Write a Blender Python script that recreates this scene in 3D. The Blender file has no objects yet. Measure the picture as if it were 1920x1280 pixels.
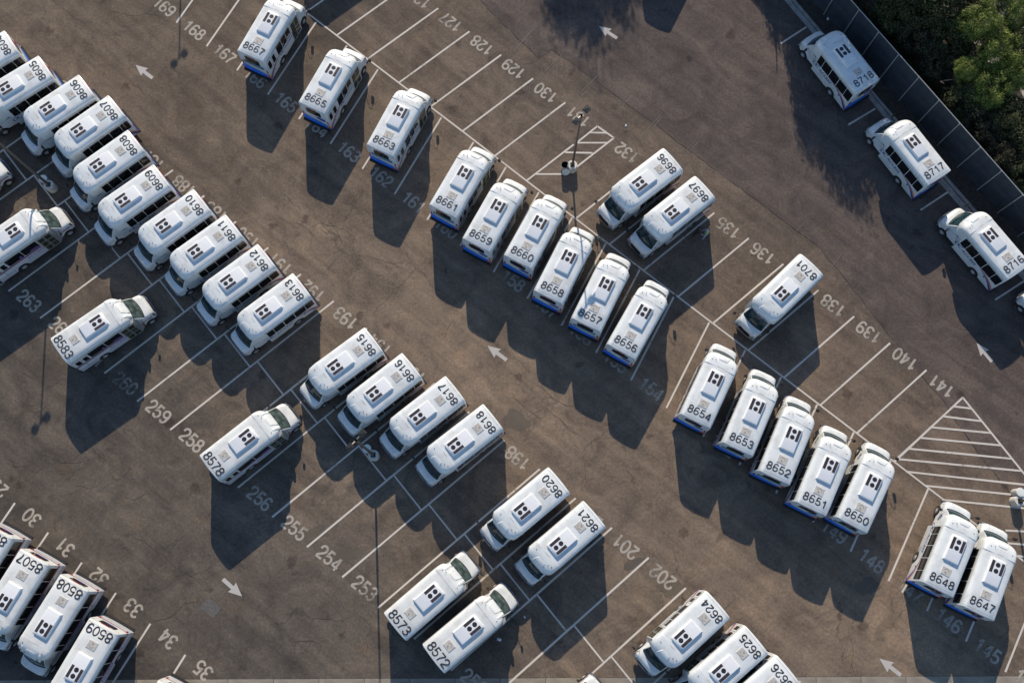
import bpy, bmesh, math, random
from mathutils import Vector, Matrix, noise

# ---------------------------------------------------------------- camera, sky, sun, exposure
scene = bpy.context.scene
COL = scene.collection
cam_data = bpy.data.cameras.new('camera')
cam_data.sensor_width = 36.0
cam_data.lens = 1823.99 * 36.0 / 1920.0
cam_data.clip_end = 2000.0
cam_data.clip_start = 0.5
cam = bpy.data.objects.new('camera', cam_data)
COL.objects.link(cam)
cam.matrix_world = Matrix.Translation((0, 0, 71.0)) @ Matrix.Rotation(0.22372887, 4, 'X') @ Matrix.Rotation(-0.01184218, 4, 'Y')
scene.camera = cam

SUN_EL, SUN_AZ = math.radians(27.2), math.radians(93.0)      # azimuth counted from +X towards +Y
world = bpy.data.worlds.new('World')
scene.world = world
world.use_nodes = True
wn = world.node_tree.nodes
sky = wn.new('ShaderNodeTexSky')
sky.sky_type = 'NISHITA'
sky.sun_disc = False
sky.sun_elevation = SUN_EL
sky.sun_rotation = math.radians(-3.0)
sky.air_density = 1.0
sky.dust_density = 0.3
sky.ozone_density = 2.6
wn['Background'].inputs['Strength'].default_value = 0.112
world.node_tree.links.new(sky.outputs['Color'], wn['Background'].inputs['Color'])
sd = bpy.data.lights.new('sun', 'SUN')
sd.energy = 3.9
sd.angle = math.radians(0.5)
sd.color = (1.0, 0.855, 0.69)
sun = bpy.data.objects.new('sun', sd)
COL.objects.link(sun)
sun_dir = Vector((math.cos(SUN_AZ) * math.cos(SUN_EL), math.sin(SUN_AZ) * math.cos(SUN_EL), math.sin(SUN_EL)))
sun.rotation_euler = sun_dir.to_track_quat('Z', 'Y').to_euler()
sun.location = sun_dir * 150
scene.view_settings.view_transform = 'Standard'
scene.view_settings.look = 'None'
scene.view_settings.gamma = 1.0
scene.view_settings.use_curve_mapping = False
scene.view_settings.exposure = 0.40

# ---------------------------------------------------------------- surveyed ground data, metres
LINES = [[[-23.375,49.654],[-17.796,54.15]],[[-20.827,47.584],[-15.246,52.086]],[[-18.279,45.514],[-12.697,50.022]],[[-15.732,43.444],[-10.148,47.958]],[[-13.184,41.373],[-7.599,45.894]],[[-10.636,39.303],[-5.049,43.83]],[[-8.089,37.233],[-2.5,41.766]],[[-5.541,35.163],[0.049,39.703]],[[-2.993,33.093],[2.598,37.639]],[[-0.446,31.022],[5.148,35.575]],[[5.793,25.854],[11.448,30.475]],[[8.346,23.777],[13.996,28.412]],[[10.899,21.7],[16.544,26.348]],[[13.452,19.623],[19.091,24.285]],[[16.005,17.546],[21.639,22.221]],[[18.557,15.469],[24.187,20.158]],[[21.11,13.393],[26.735,18.094]],[[23.663,11.316],[29.283,16.031]],[[26.216,9.239],[31.83,13.967]],[[28.769,7.162],[34.378,11.904]],[[-30.172,55.021],[-33.759,48.712]],[[-27.622,52.943],[-31.203,46.623]],[[-25.072,50.865],[-28.647,44.535]],[[-22.523,48.786],[-26.091,42.447]],[[-19.973,46.708],[-23.535,40.358]],[[-17.423,44.63],[-20.979,38.27]],[[-14.874,42.552],[-18.423,36.182]],[[-12.324,40.473],[-15.867,34.093]],[[-9.774,38.395],[-13.31,32.005]],[[-7.224,36.317],[-10.754,29.917]],[[-4.675,34.239],[-8.198,27.828]],[[-2.125,32.16],[-5.642,25.74]],[[0.425,30.082],[-3.086,23.652]],[[2.974,28.004],[-0.53,21.563]],[[5.524,25.926],[2.026,19.475]],[[8.074,23.848],[4.582,17.387]],[[10.624,21.769],[7.138,15.298]],[[13.173,19.691],[9.694,13.21]],[[15.723,17.613],[12.25,11.122]],[[18.342,15.489],[14.869,8.998]],[[20.893,13.427],[17.42,6.935]],[[23.444,11.365],[19.971,4.873]],[[25.995,9.303],[22.522,2.811]],[[28.546,7.241],[25.073,0.749]],[[31.097,5.179],[27.624,-1.313]],[[33.648,3.117],[30.175,-3.375]],[[36.199,1.055],[32.726,-5.437]],[[38.75,-1.007],[35.277,-7.499]],[[41.301,-3.069],[37.829,-9.561]],[[-40.864,42.4],[-52.525,32.631]],[[-38.292,40.298],[-49.943,30.532]],[[-35.72,38.196],[-47.36,28.434]],[[-33.148,36.093],[-44.778,26.335]],[[-30.576,33.991],[-42.195,24.237]],[[-28.004,31.888],[-39.613,22.138]],[[-25.431,29.786],[-37.03,20.039]],[[-22.859,27.683],[-34.448,17.941]],[[-20.287,25.581],[-31.865,15.842]],[[-17.715,23.479],[-29.283,13.744]],[[-15.143,21.376],[-26.7,11.645]],[[-12.571,19.274],[-24.118,9.547]],[[-9.999,17.171],[-21.535,7.448]],[[-7.427,15.069],[-18.952,5.349]],[[-4.855,12.967],[-16.37,3.251]],[[-2.283,10.864],[-13.787,1.152]],[[0.29,8.762],[-11.205,-0.946]],[[2.862,6.659],[-8.622,-3.045]],[[5.434,4.557],[-6.04,-5.143]],[[8.006,2.454],[-3.457,-7.242]],[[10.578,0.352],[-0.875,-9.341]],[[13.15,-1.75],[1.708,-11.439]],[[15.722,-3.853],[4.29,-13.538]],[[18.294,-5.955],[6.873,-15.636]],[[20.866,-8.058],[9.455,-17.735]],[[23.438,-10.16],[12.038,-19.833]],[[-37.396,6.381],[-40.709,0.673]],[[-34.812,4.294],[-38.125,-1.414]],[[-32.228,2.206],[-35.541,-3.502]],[[-29.644,0.119],[-32.957,-5.589]],[[-27.059,-1.968],[-30.373,-7.676]],[[-24.475,-4.056],[-27.789,-9.764]],[[-21.891,-6.143],[-25.204,-11.851]],[[-19.307,-8.23],[-22.62,-13.938]],[[-16.723,-10.318],[-20.036,-16.026]],[[-14.139,-12.405],[-17.452,-18.113]],[[-11.554,-14.492],[-14.868,-20.2]],[[22.632,40.798],[24.81,42.285]],[[27.561,33.741],[29.801,35.122]],[[32.604,26.6],[34.902,28.1]],[[37.618,19.399],[39.999,20.878]],[[18.275,46.811],[20.384,48.399]],[[42.712,11.883],[45.105,13.294]],[[28.902,-1.554],[28.508,-2.104]]]
SEGS = [[[-46.418,37.725],[-44.358,35.211]],[[-43.838,35.624],[-41.782,33.114]],[[-41.259,33.523],[-39.205,31.018]],[[-38.679,31.422],[-36.629,28.922]],[[-36.099,29.321],[-34.053,26.825]],[[-33.519,27.22],[-31.476,24.729]],[[-30.939,25.119],[-28.9,22.632]],[[-28.359,23.018],[-26.324,20.536]],[[-25.78,20.917],[-23.747,18.439]],[[-23.2,18.816],[-21.171,16.343]],[[-20.62,16.715],[-18.594,14.247]],[[-18.04,14.614],[-16.018,12.15]],[[-15.46,12.513],[-13.442,10.054]],[[-12.88,10.412],[-10.865,7.957]],[[-10.301,8.311],[-8.289,5.861]],[[-7.721,6.21],[-5.713,3.764]],[[-5.141,4.109],[-3.136,1.668]],[[-2.561,2.008],[-0.56,-0.428]],[[0.019,-0.093],[2.017,-2.525]],[[2.599,-2.194],[4.593,-4.621]],[[5.179,-4.295],[7.169,-6.718]],[[7.758,-6.396],[9.746,-8.814]],[[10.338,-8.497],[12.322,-10.911]],[[12.918,-10.598],[14.899,-13.007]],[[15.498,-12.699],[17.475,-15.103]]]
MED = [[[-25.923,51.725],[-2.993,33.093]],[[-2.993,33.093],[5.793,25.854]],[[5.793,25.854],[28.769,7.162]],[[28.769,7.162],[38.75,-1.007]]]
ISL = [[[7.642,33.548],[6.017,32.163]],[[5.763,32.005],[1.974,28.918]],[[7.642,33.548],[8.922,32.555]],[[8.922,32.555],[5.855,30.035]],[[7.041,33.002],[8.303,32.992]],[[6.017,32.141],[8.408,32.147]],[[5.082,31.329],[7.215,31.29]],[[2.768,29.509],[4.806,29.513]],[[34.334,11.889],[28.83,7.154]],[[34.334,11.889],[39.407,4.586]],[[33.617,11.219],[34.941,11.058]],[[32.698,10.492],[35.534,10.122]],[[31.775,9.67],[36.13,9.251]],[[30.909,8.892],[36.766,8.335]],[[29.948,8.099],[37.44,7.356]],[[28.995,7.348],[38.12,6.459]],[[29.596,6.424],[38.843,5.395]],[[30.866,5.408],[39.207,4.548]],[[32.032,4.399],[39.288,3.63]],[[36.401,2.203],[39.283,2.036]],[[36.394,1.309],[39.161,1.058]],[[37.06,0.418],[39.039,0.086]]]
NUMS = [["123",-14.24,50.83,141.0],["124",-11.69,48.77,141.0],["125",-9.15,46.71,141.0],["126",-6.6,44.64,141.0],["127",-4.05,42.58,141.0],["128",-1.5,40.51,141.0],["129",1.05,38.45,141.0],["130",3.6,36.39,141.0],["131",6.15,34.32,141.0],["132",9.9,31.29,141.0],["133",12.45,29.22,141.0],["134",15.0,27.16,141.0],["135",17.55,25.1,141.0],["136",20.09,23.03,141.0],["137",22.64,20.97,141.0],["138",25.19,18.91,141.0],["139",27.74,16.84,141.0],["140",30.28,14.78,141.0],["141",32.83,12.72,141.0],["154",11.19,12.56,-39.0],["155",8.63,14.65,-39.0],["156",6.08,16.74,-39.0],["157",3.52,18.82,-39.0],["158",0.97,20.91,-39.0],["159",-1.59,23.0,-39.0],["160",-4.15,25.09,-39.0],["161",-6.7,27.18,-39.0],["162",-9.26,29.27,-39.0],["163",-11.81,31.35,-39.0],["164",-14.37,33.44,-39.0],["165",-16.93,35.53,-39.0],["166",-19.48,37.62,-39.0],["167",-22.04,39.71,-39.0],["168",-24.59,41.8,-39.0],["169",-27.15,43.88,-39.0],["170",-29.71,45.97,-39.0],["144",36.77,-8.14,-39.0],["145",34.22,-6.07,-39.0],["146",31.67,-4.01,-39.0],["147",29.12,-1.95,-39.0],["148",26.57,0.11,-39.0],["149",24.02,2.17,-39.0],["150",21.46,4.24,-39.0],["151",18.91,6.3,-39.0],["152",16.36,8.36,-39.0],["184",-34.78,36.85,141.0],["185",-32.2,34.75,141.0],["186",-29.63,32.65,141.0],["187",-27.06,30.54,141.0],["188",-24.49,28.44,141.0],["189",-21.92,26.34,141.0],["190",-19.34,24.24,141.0],["191",-16.77,22.14,141.0],["192",-14.2,20.03,141.0],["193",-11.63,17.93,141.0],["194",-9.06,15.83,141.0],["195",-6.48,13.73,141.0],["196",-3.91,11.62,141.0],["197",-1.34,9.52,141.0],["198",1.23,7.42,141.0],["199",3.81,5.32,141.0],["200",6.38,3.21,141.0],["201",8.95,1.11,141.0],["202",11.52,-0.99,141.0],["203",14.09,-3.09,141.0],["204",16.67,-5.2,141.0],["205",19.24,-7.3,141.0],["206",21.81,-9.4,141.0],["249",0.76,-10.1,-39.0],["250",-1.82,-8.0,-39.0],["251",-4.41,-5.9,-39.0],["252",-6.99,-3.8,-39.0],["253",-9.57,-1.7,-39.0],["254",-12.15,0.4,-39.0],["255",-14.74,2.49,-39.0],["256",-17.32,4.59,-39.0],["257",-19.9,6.69,-39.0],["258",-22.48,8.79,-39.0],["259",-25.07,10.89,-39.0],["260",-27.65,12.99,-39.0],["261",-30.23,15.09,-39.0],["262",-32.81,17.18,-39.0],["263",-35.4,19.28,-39.0],["264",-37.98,21.38,-39.0],["265",-40.56,23.48,-39.0],["29",-36.1,5.34,141.0],["30",-33.52,3.25,141.0],["31",-30.94,1.16,141.0],["32",-28.35,-0.92,141.0],["33",-25.77,-3.01,141.0],["34",-23.18,-5.1,141.0],["35",-20.6,-7.19,141.0]]
BUSES = [["8605","A",-34.568,36.86,215.81],["8606","A",-31.33,35.314,217.94],["8607","A",-28.914,33.642,219.61],["8608","A",-27.225,30.821,219.16],["8610","A",-21.995,26.115,218.81],["8611","A",-19.528,24.142,218.57],["8612","A",-17.026,21.865,218.85],["8613","A",-14.363,19.64,218.8],["8615","A",-9.047,15.575,217.73],["8616","A",-6.302,13.721,219.04],["8617","A",-3.188,12.04,218.49],["8618","A",-0.507,10.02,218.12],["8620","A",4.076,5.591,219.28],["8621","A",6.491,3.27,219.92],["8624","A",14.737,-2.78,220.29],["8625","A",17.209,-5.063,218.75],["8667","A",-19.123,37.793,64.41],["8665","A",-14.242,33.511,63.65],["8663","A",-8.992,30.082,64.27],["8661","A",-4.236,25.284,61.68],["8659","A",-1.753,22.674,61.73],["8660","A",1.288,21.391,61.76],["8658","A",3.472,18.732,63.35],["8657","A",6.165,16.67,63.52],["8656","A",8.652,14.7,59.92],["8654","A",13.725,9.708,63.13],["8653","A",16.615,7.725,64.4],["8652","A",19.078,5.73,64.57],["8651","A",21.47,3.597,63.57],["8650","A",24.241,2.48,61.11],["8648","A",29.739,-1.833,62.5],["8647","A",32.338,-3.396,63.9],["8696","A",12.931,29.444,218.43],["8697","A",15.224,27.233,219.18],["8701","A",22.783,21.214,223.5],["8718","A",28.116,35.439,122.92],["8717","A",32.835,27.979,122.98],["8716","A",37.955,20.677,125.15],["8583","B",-31.378,14.762,37.01],["8578","B",-20.187,6.465,39.4],["8573","B",-7.085,-4.14,40.31],["8572","B",-4.469,-6.212,39.01],["8508","B",-28.738,-1.228,241.13],["8509","B",-26.486,-4.039,242.35],["8507","B",-31.587,0.483,241.71],["8609","A",-25.101,28.058,218.44],["8604","A",-37.401,38.954,214.85],["8626","A",19.204,-6.967,218.39],["8506","B",-34.188,2.253,242.25],["8510","B",-21.61,-8.039,241.7],["","B",-43.105,25.566,38.8],["","B",-38.054,21.549,38.49],["","A",43.236,14.517,124.5],["","B",1.765,-12.368,40.0],["","A",12.401,48.269,63.5],["","A",-11.554,51.991,219.0]]
ARROWS = [[[-29.044,38.696],[-27.622,37.563]],[[7.965,42.285],[9.405,41.196]],[[-0.973,15.828],[0.461,14.728]],[[35.822,16.032],[36.831,14.598]],[[26.504,-6.564],[27.92,-7.688]],[[-18.194,-2.239],[-19.617,-1.049]]]
CRACKS = [[[-36.368,44.46],[-35.332,43.745],[-34.277,42.795],[-33.367,42.205],[-32.226,41.38]],[[-31.543,43.284],[-30.912,43.406],[-30.025,43.052],[-29.276,43.055],[-28.546,43.297],[-27.671,43.062],[-26.449,42.472]],[[-31.789,42.449],[-30.97,41.622],[-30.28,41.034]],[[-26.371,38.589],[-25.474,37.895],[-25.424,37.201],[-24.104,36.399],[-23.089,35.371]],[[-29.799,37.88],[-28.43,36.615],[-27.945,35.813]],[[-17.051,28.0],[-16.191,27.236],[-15.336,26.475]],[[-17.151,25.93],[-16.211,25.499],[-15.389,25.393],[-14.651,24.855],[-14.225,24.425],[-14.512,23.996]],[[-10.579,28.452],[-10.861,27.574],[-11.639,26.264],[-12.026,25.614],[-12.727,25.235],[-13.551,25.395],[-13.864,25.557],[-14.66,25.07]],[[-13.864,25.557],[-13.223,24.857],[-12.689,24.213],[-12.461,23.571],[-11.938,23.145],[-11.419,22.826]],[[-12.727,25.235],[-11.689,24.751],[-11.164,24.322],[-11.245,23.68],[-11.129,23.253]],[[-13.223,24.857],[-12.599,24.535],[-11.957,23.679]],[[-13.95,25.179],[-13.418,24.641],[-13.011,24.642]],[[-12.615,24.965],[-12.176,24.106],[-12.262,23.678]],[[-11.347,23.679],[-11.118,22.933],[-9.999,22.828],[-8.871,22.404],[-7.847,21.981],[-7.232,21.664]],[[-7.165,23.257],[-6.999,22.618],[-6.532,22.088],[-6.424,21.771],[-7.315,20.821],[-8.298,19.772],[-9.08,18.938],[-9.661,18.212],[-10.463,18.263]],[[-9.661,18.212],[-9.44,17.489]],[[-6.424,21.771],[-5.811,21.454],[-5.394,20.717],[-4.577,20.088],[-3.661,19.357],[-3.155,19.045]],[[-3.445,17.903],[-3.937,17.181],[-4.326,16.36]],[[0.859,15.033],[1.454,14.627],[1.948,14.12],[1.747,13.515],[2.14,13.112],[3.027,12.71],[3.613,12.109],[4.297,11.61],[4.786,11.311],[5.572,11.211]],[[4.297,11.61],[3.308,11.213],[2.419,10.718]],[[0.852,12.311],[1.048,11.812],[1.832,11.115],[2.711,10.421],[3.202,10.42]],[[3.308,11.213],[3.794,10.717],[4.572,10.123],[5.248,9.433],[5.928,9.137]],[[4.952,9.335],[5.236,8.746],[5.81,8.062],[6.086,7.187],[6.165,6.22],[6.347,5.643]],[[2.611,10.223],[2.115,9.338],[1.623,8.653]],[[5.902,7.77],[6.501,8.451],[7.293,8.94],[7.895,9.528]],[[-35.497,13.832],[-34.465,13.33]],[[-35.961,11.838],[-35.15,11.54],[-34.795,10.948],[-33.91,10.849],[-32.923,11.638]],[[-32.055,10.748],[-32.482,10.159],[-32.616,9.572],[-32.209,9.376]],[[-36.583,10.458],[-36.237,9.967],[-36.483,9.576]],[[-33.102,7.726],[-32.399,7.436],[-31.698,7.145],[-30.833,7.144],[-29.611,7.432]],[[-29.201,8.205],[-28.666,7.623],[-28.789,6.853],[-27.649,5.892],[-27.107,6.274],[-26.684,6.946]],[[-33.022,6.955],[-33.794,6.093],[-34.54,5.047]],[[-31.813,5.422],[-31.287,5.898],[-30.663,6.375]],[[-30.58,5.515],[-29.511,5.323],[-29.181,5.895]],[[-27.168,4.748],[-26.381,4.462],[-25.472,5.03]],[[-25.201,5.22],[-24.186,4.458],[-23.571,3.889]],[[-26.666,2.205],[-25.964,1.738],[-25.389,1.643],[-24.676,0.991],[-23.683,0.341],[-22.881,-0.306],[-21.902,-0.86],[-21.013,-1.502]],[[-25.287,1.55],[-25.275,2.576]],[[-26.863,2.299],[-27.461,1.555],[-28.183,1.185]],[[-23.697,0.526],[-23.105,1.452],[-22.666,1.916]],[[-21.902,-0.86],[-21.075,-0.587],[-20.176,0.055]],[[-20.97,-2.14],[-21.406,-2.593],[-22.234,-2.771],[-22.927,-3.491],[-24.373,-4.026]],[[-19.37,-3.773],[-19.685,-4.669],[-19.53,-5.65],[-19.969,-6.004]],[[-13.896,-3.249],[-13.218,-3.793],[-12.192,-3.796],[-11.533,-3.933],[-10.424,-3.622]],[[-14.193,-2.887],[-14.724,-3.518],[-15.071,-4.057],[-15.997,-4.144],[-16.272,-4.232]],[[-13.214,-3.883],[-13.366,-4.69],[-13.342,-5.227]],[[-14.735,-5.222],[-14.267,-5.313],[-12.874,-5.318],[-12.492,-5.586],[-12.918,-6.472]],[[-14.263,-5.402],[-14.398,-6.467],[-14.528,-7.612]],[[-10.249,-3.261],[-9.577,-3.805],[-9.094,-4.346],[-9.346,-5.241],[-9.216,-6.486],[-9.363,-7.72]],[[10.571,43.471],[10.661,42.871],[11.404,42.395],[11.385,41.798],[11.685,41.086],[12.104,40.732],[12.875,41.21],[13.841,41.095],[14.797,40.743],[16.253,41.938]],[[12.104,40.732],[11.873,40.258],[11.205,39.548]],[[14.792,40.624],[14.44,39.914],[14.075,38.854],[13.61,37.917],[13.152,37.102]],[[14.44,39.914],[15.698,39.212],[16.299,38.277],[17.525,37.117],[17.277,36.42],[15.75,35.608],[16.355,34.92],[17.381,34.237],[17.98,33.555],[18.776,32.649],[20.831,31.751]],[[17.021,39.924],[16.986,39.217],[18.0,38.05],[19.415,36.543],[21.171,37.361]],[[19.415,36.543],[19.782,35.505],[20.373,34.703],[20.101,33.674],[19.018,33.216]],[[4.492,42.485],[4.427,41.651],[4.144,40.464]],[[26.426,27.863],[27.569,26.548],[28.327,25.676],[28.47,24.916]],[[26.264,25.782],[27.127,26.219]],[[29.4,23.729],[30.025,22.657],[31.301,22.018],[31.846,21.274],[32.225,20.957]],[[28.699,28.863],[28.966,27.098]],[[24.486,-4.368],[24.595,-5.359],[24.711,-6.255],[24.578,-7.321],[24.854,-7.942]]]
SEAM = [[3.062,39.4],[4.141,40.204],[5.836,38.941],[7.517,37.547],[9.186,36.163],[11.048,34.618],[12.49,33.539],[13.912,32.184],[15.539,30.951],[16.544,30.06],[20.732,26.7],[22.693,25.016],[24.449,23.616],[26.117,21.27],[26.841,20.108],[27.94,18.641],[29.011,16.98],[29.643,16.155],[30.627,14.823],[31.674,13.199],[32.909,11.589],[33.904,9.698],[35.073,7.73],[37.416,4.245]]
GHOST = [[[2.917,42.622],[0.926,40.286]],[[3.002,42.479],[1.011,40.004]],[[4.863,39.689],[1.977,36.601]],[[5.032,39.548],[2.188,36.509]],[[8.175,38.341],[6.217,36.338]],[[8.341,38.155],[6.426,36.154]],[[10.254,36.397],[9.373,35.243]],[[10.463,36.259],[9.539,35.106]],[[12.74,34.612],[10.985,32.651]],[[12.862,34.475],[11.19,32.47]],[[15.351,32.391],[14.291,31.172]],[[15.512,32.211],[14.451,30.993]],[[-15.412,23.674],[-18.093,20.708]],[[-16.001,23.247],[-17.725,21.339]],[[-12.137,23.038],[-13.682,21.131]],[[-22.981,30.636],[-25.109,28.642]],[[23.564,25.669],[22.672,24.713]],[[26.037,22.867],[25.135,21.799]],[[16.676,-2.435],[15.485,-3.524]],[[9.847,2.97],[8.86,2.031]],[[-19.582,40.253],[-20.564,38.843]],[[-11.02,28.671],[-10.963,26.918]],[[-16.131,39.327],[-16.077,38.161]],[[-34.113,21.956],[-33.941,20.278]],[[-27.389,16.563],[-26.714,14.13]]]


# ---------------------------------------------------------------- helpers
rnd = random.Random(11)

def tag(o, label=None, cat=None, group=None, kind=None):
    if label: o['label'] = label
    if cat: o['category'] = cat
    if group: o['group'] = group
    if kind: o['kind'] = kind
    return o

def link(o, parent=None):
    COL.objects.link(o)
    if parent: o.parent = parent
    return o

def me_from(name, verts, faces, mat, smooth=False):
    me = bpy.data.meshes.new(name)
    me.from_pydata([tuple(v) for v in verts], [], faces)
    me.materials.append(mat)
    if smooth:
        me.polygons.foreach_set('use_smooth', [True] * len(me.polygons))
    me.update()
    return me

def obj(name, me, parent=None, loc=None):
    o = bpy.data.objects.new(name, me)
    if loc: o.location = loc
    return link(o, parent)

class MB:
    """collects simple shapes into one mesh"""
    def __init__(s): s.v = []; s.f = []
    def add(s, vs, fs):
        n = len(s.v); s.v += [tuple(v) for v in vs]; s.f += [tuple(i + n for i in f) for f in fs]; return s
    def box(s, x0, x1, y0, y1, z0, z1):
        return s.add([(x0,y0,z0),(x1,y0,z0),(x1,y1,z0),(x0,y1,z0),(x0,y0,z1),(x1,y0,z1),(x1,y1,z1),(x0,y1,z1)],
                     [(0,3,2,1),(4,5,6,7),(0,1,5,4),(1,2,6,5),(2,3,7,6),(3,0,4,7)])
    def taper(s, b, t):      # b, t = (x0,x1,y0,y1,z)
        a0,a1,c0,c1,z0 = b; d0,d1,e0,e1,z1 = t
        return s.add([(a0,c0,z0),(a1,c0,z0),(a1,c1,z0),(a0,c1,z0),(d0,e0,z1),(d1,e0,z1),(d1,e1,z1),(d0,e1,z1)],
                     [(0,3,2,1),(4,5,6,7),(0,1,5,4),(1,2,6,5),(2,3,7,6),(3,0,4,7)])
    def poly(s, pts): return s.add(pts, [tuple(range(len(pts)))])
    def cyl(s, c, r, h, axis='z', n=16, r2=None, cap=True):
        r2 = r if r2 is None else r2
        vs = []
        for k, (rr, t) in enumerate(((r, 0), (r2, h))):
            for i in range(n):
                a = 2 * math.pi * i / n
                p, q = rr * math.cos(a), rr * math.sin(a)
                if axis == 'z': vs.append((c[0]+p, c[1]+q, c[2]+t))
                elif axis == 'y': vs.append((c[0]+p, c[1]+t, c[2]+q))
                else: vs.append((c[0]+t, c[1]+p, c[2]+q))
        fs = [(i, (i+1) % n, n+(i+1) % n, n+i) for i in range(n)]
        if cap: fs += [tuple(range(n-1, -1, -1)), tuple(range(n, 2*n))]
        return s.add(vs, fs)
    def tube(s, a, b, r, n=8, r2=None):
        a, b = Vector(a), Vector(b); d = (b - a).normalized()
        u = d.orthogonal().normalized(); w = d.cross(u); r2 = r if r2 is None else r2
        vs = []
        for p, rr in ((a, r), (b, r2)):
            for i in range(n):
                t = 2 * math.pi * i / n
                vs.append(p + (u * math.cos(t) + w * math.sin(t)) * rr)
        return s.add(vs, [(i, (i+1) % n, n+(i+1) % n, n+i) for i in range(n)] + [tuple(range(n-1,-1,-1)), tuple(range(n,2*n))])
    def ribbon(s, pts, width, place=lambda x, y: (x, y, 0), widths=None):
        """flat stroke along pts"""
        L, R = [], []
        n = len(pts)
        closed = (abs(pts[0][0]-pts[-1][0]) < 1e-6 and abs(pts[0][1]-pts[-1][1]) < 1e-6 and n > 3)
        for i, p in enumerate(pts):
            a = pts[i-1] if i > 0 else (pts[-2] if closed else p)
            b = pts[i+1] if i < n-1 else (pts[1] if closed else p)
            def nrm(p, q):
                dx, dy = q[0]-p[0], q[1]-p[1]; l = math.hypot(dx, dy) or 1; return (-dy/l, dx/l)
            n1 = nrm(a, p) if a != p else nrm(p, b)
            n2 = nrm(p, b) if b != p else n1
            mx, my = n1[0]+n2[0], n1[1]+n2[1]; l = math.hypot(mx, my) or 1; mx /= l; my /= l
            k = 1 / max(0.5, mx*n1[0] + my*n1[1])
            w = (widths[i] if widths else width) / 2 * k
            L.append(place(p[0]+mx*w, p[1]+my*w)); R.append(place(p[0]-mx*w, p[1]-my*w))
        return s.add(L + R, [(i, n+i, n+i+1, i+1) for i in range(n-1)])
    def mesh(s, name, mat, smooth=False): return me_from(name, s.v, s.f, mat, smooth)
    def build(s, name, mat, parent=None, smooth=False, loc=None): return obj(name, s.mesh(name, mat, smooth), parent, loc)

def loft(rings, capa=True, capb=True):
    n = len(rings[0]); v = [p for r in rings for p in r]; f = []
    for k in range(len(rings)-1):
        for i in range(n-1):
            f.append((k*n+i, (k+1)*n+i, (k+1)*n+i+1, k*n+i+1))
    if capa: f.append(tuple(range(n)))
    if capb: f.append(tuple(range(len(v)-1, len(v)-n-1, -1)))
    return v, f

def smooth_by_angle(me, deg=35):
    bm = bmesh.new(); bm.from_mesh(me)
    bmesh.ops.recalc_face_normals(bm, faces=bm.faces)
    for f in bm.faces: f.smooth = True
    lim = math.radians(deg)
    for e in bm.edges:
        if len(e.link_faces) != 2 or e.calc_face_angle(0) > lim: e.smooth = False
    bm.to_mesh(me); bm.free(); me.update()
    return me

# ---------------------------------------------------------------- materials
def nodes_of(name):
    m = bpy.data.materials.new(name); m.use_nodes = True
    return m, m.node_tree.nodes, m.node_tree.links, m.node_tree.nodes['Principled BSDF']

def noise_n(N, Lk, coord, scale, detail=4, rough=.6, dist=0):
    n = N.new('ShaderNodeTexNoise'); n.inputs['Scale'].default_value = scale
    n.inputs['Detail'].default_value = detail; n.inputs['Roughness'].default_value = rough; n.inputs['Distortion'].default_value = dist
    Lk.new(coord, n.inputs['Vector']); return n.outputs['Fac']

def ramp(N, Lk, fac, stops):
    r = N.new('ShaderNodeValToRGB'); e = r.color_ramp.elements
    while len(e) < len(stops): e.new(0.5)
    for el, (p, c) in zip(e, stops):
        el.position = p; el.color = (*c, 1) if len(c) == 3 else c
    Lk.new(fac, r.inputs['Fac']); return r.outputs['Color']

def mixc(N, Lk, fac, a, b, mode='MIX'):
    m = N.new('ShaderNodeMix'); m.data_type = 'RGBA'; m.blend_type = mode
    if isinstance(fac, (int, float)): m.inputs['Factor'].default_value = fac
    else: Lk.new(fac, m.inputs['Factor'])
    for s, v in ((m.inputs['A'], a), (m.inputs['B'], b)):
        if isinstance(v, tuple): s.default_value = (*v, 1)
        else: Lk.new(v, s)
    return m.outputs['Result']

def bump(N, Lk, P, h, strength=.3, dist=.01):
    b = N.new('ShaderNodeBump'); b.inputs['Strength'].default_value = strength; b.inputs['Distance'].default_value = dist
    Lk.new(h, b.inputs['Height']); Lk.new(b.outputs['Normal'], P.inputs['Normal'])

def simple(name, col, rough=.5, metal=0, var=.12, scale=6, coat=0, spec=None):
    m, N, Lk, P = nodes_of(name)
    tc = N.new('ShaderNodeTexCoord').outputs['Object']
    f = noise_n(N, Lk, tc, scale, 5)
    lo = tuple(c * (1 - var) for c in col); hi = tuple(min(1, c * (1 + var)) for c in col)
    Lk.new(ramp(N, Lk, f, [(.3, lo), (.7, hi)]), P.inputs['Base Color'])
    P.inputs['Roughness'].default_value = rough; P.inputs['Metallic'].default_value = metal
    P.inputs['Coat Weight'].default_value = coat
    if spec is not None: P.inputs['Specular IOR Level'].default_value = spec
    return m

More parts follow.
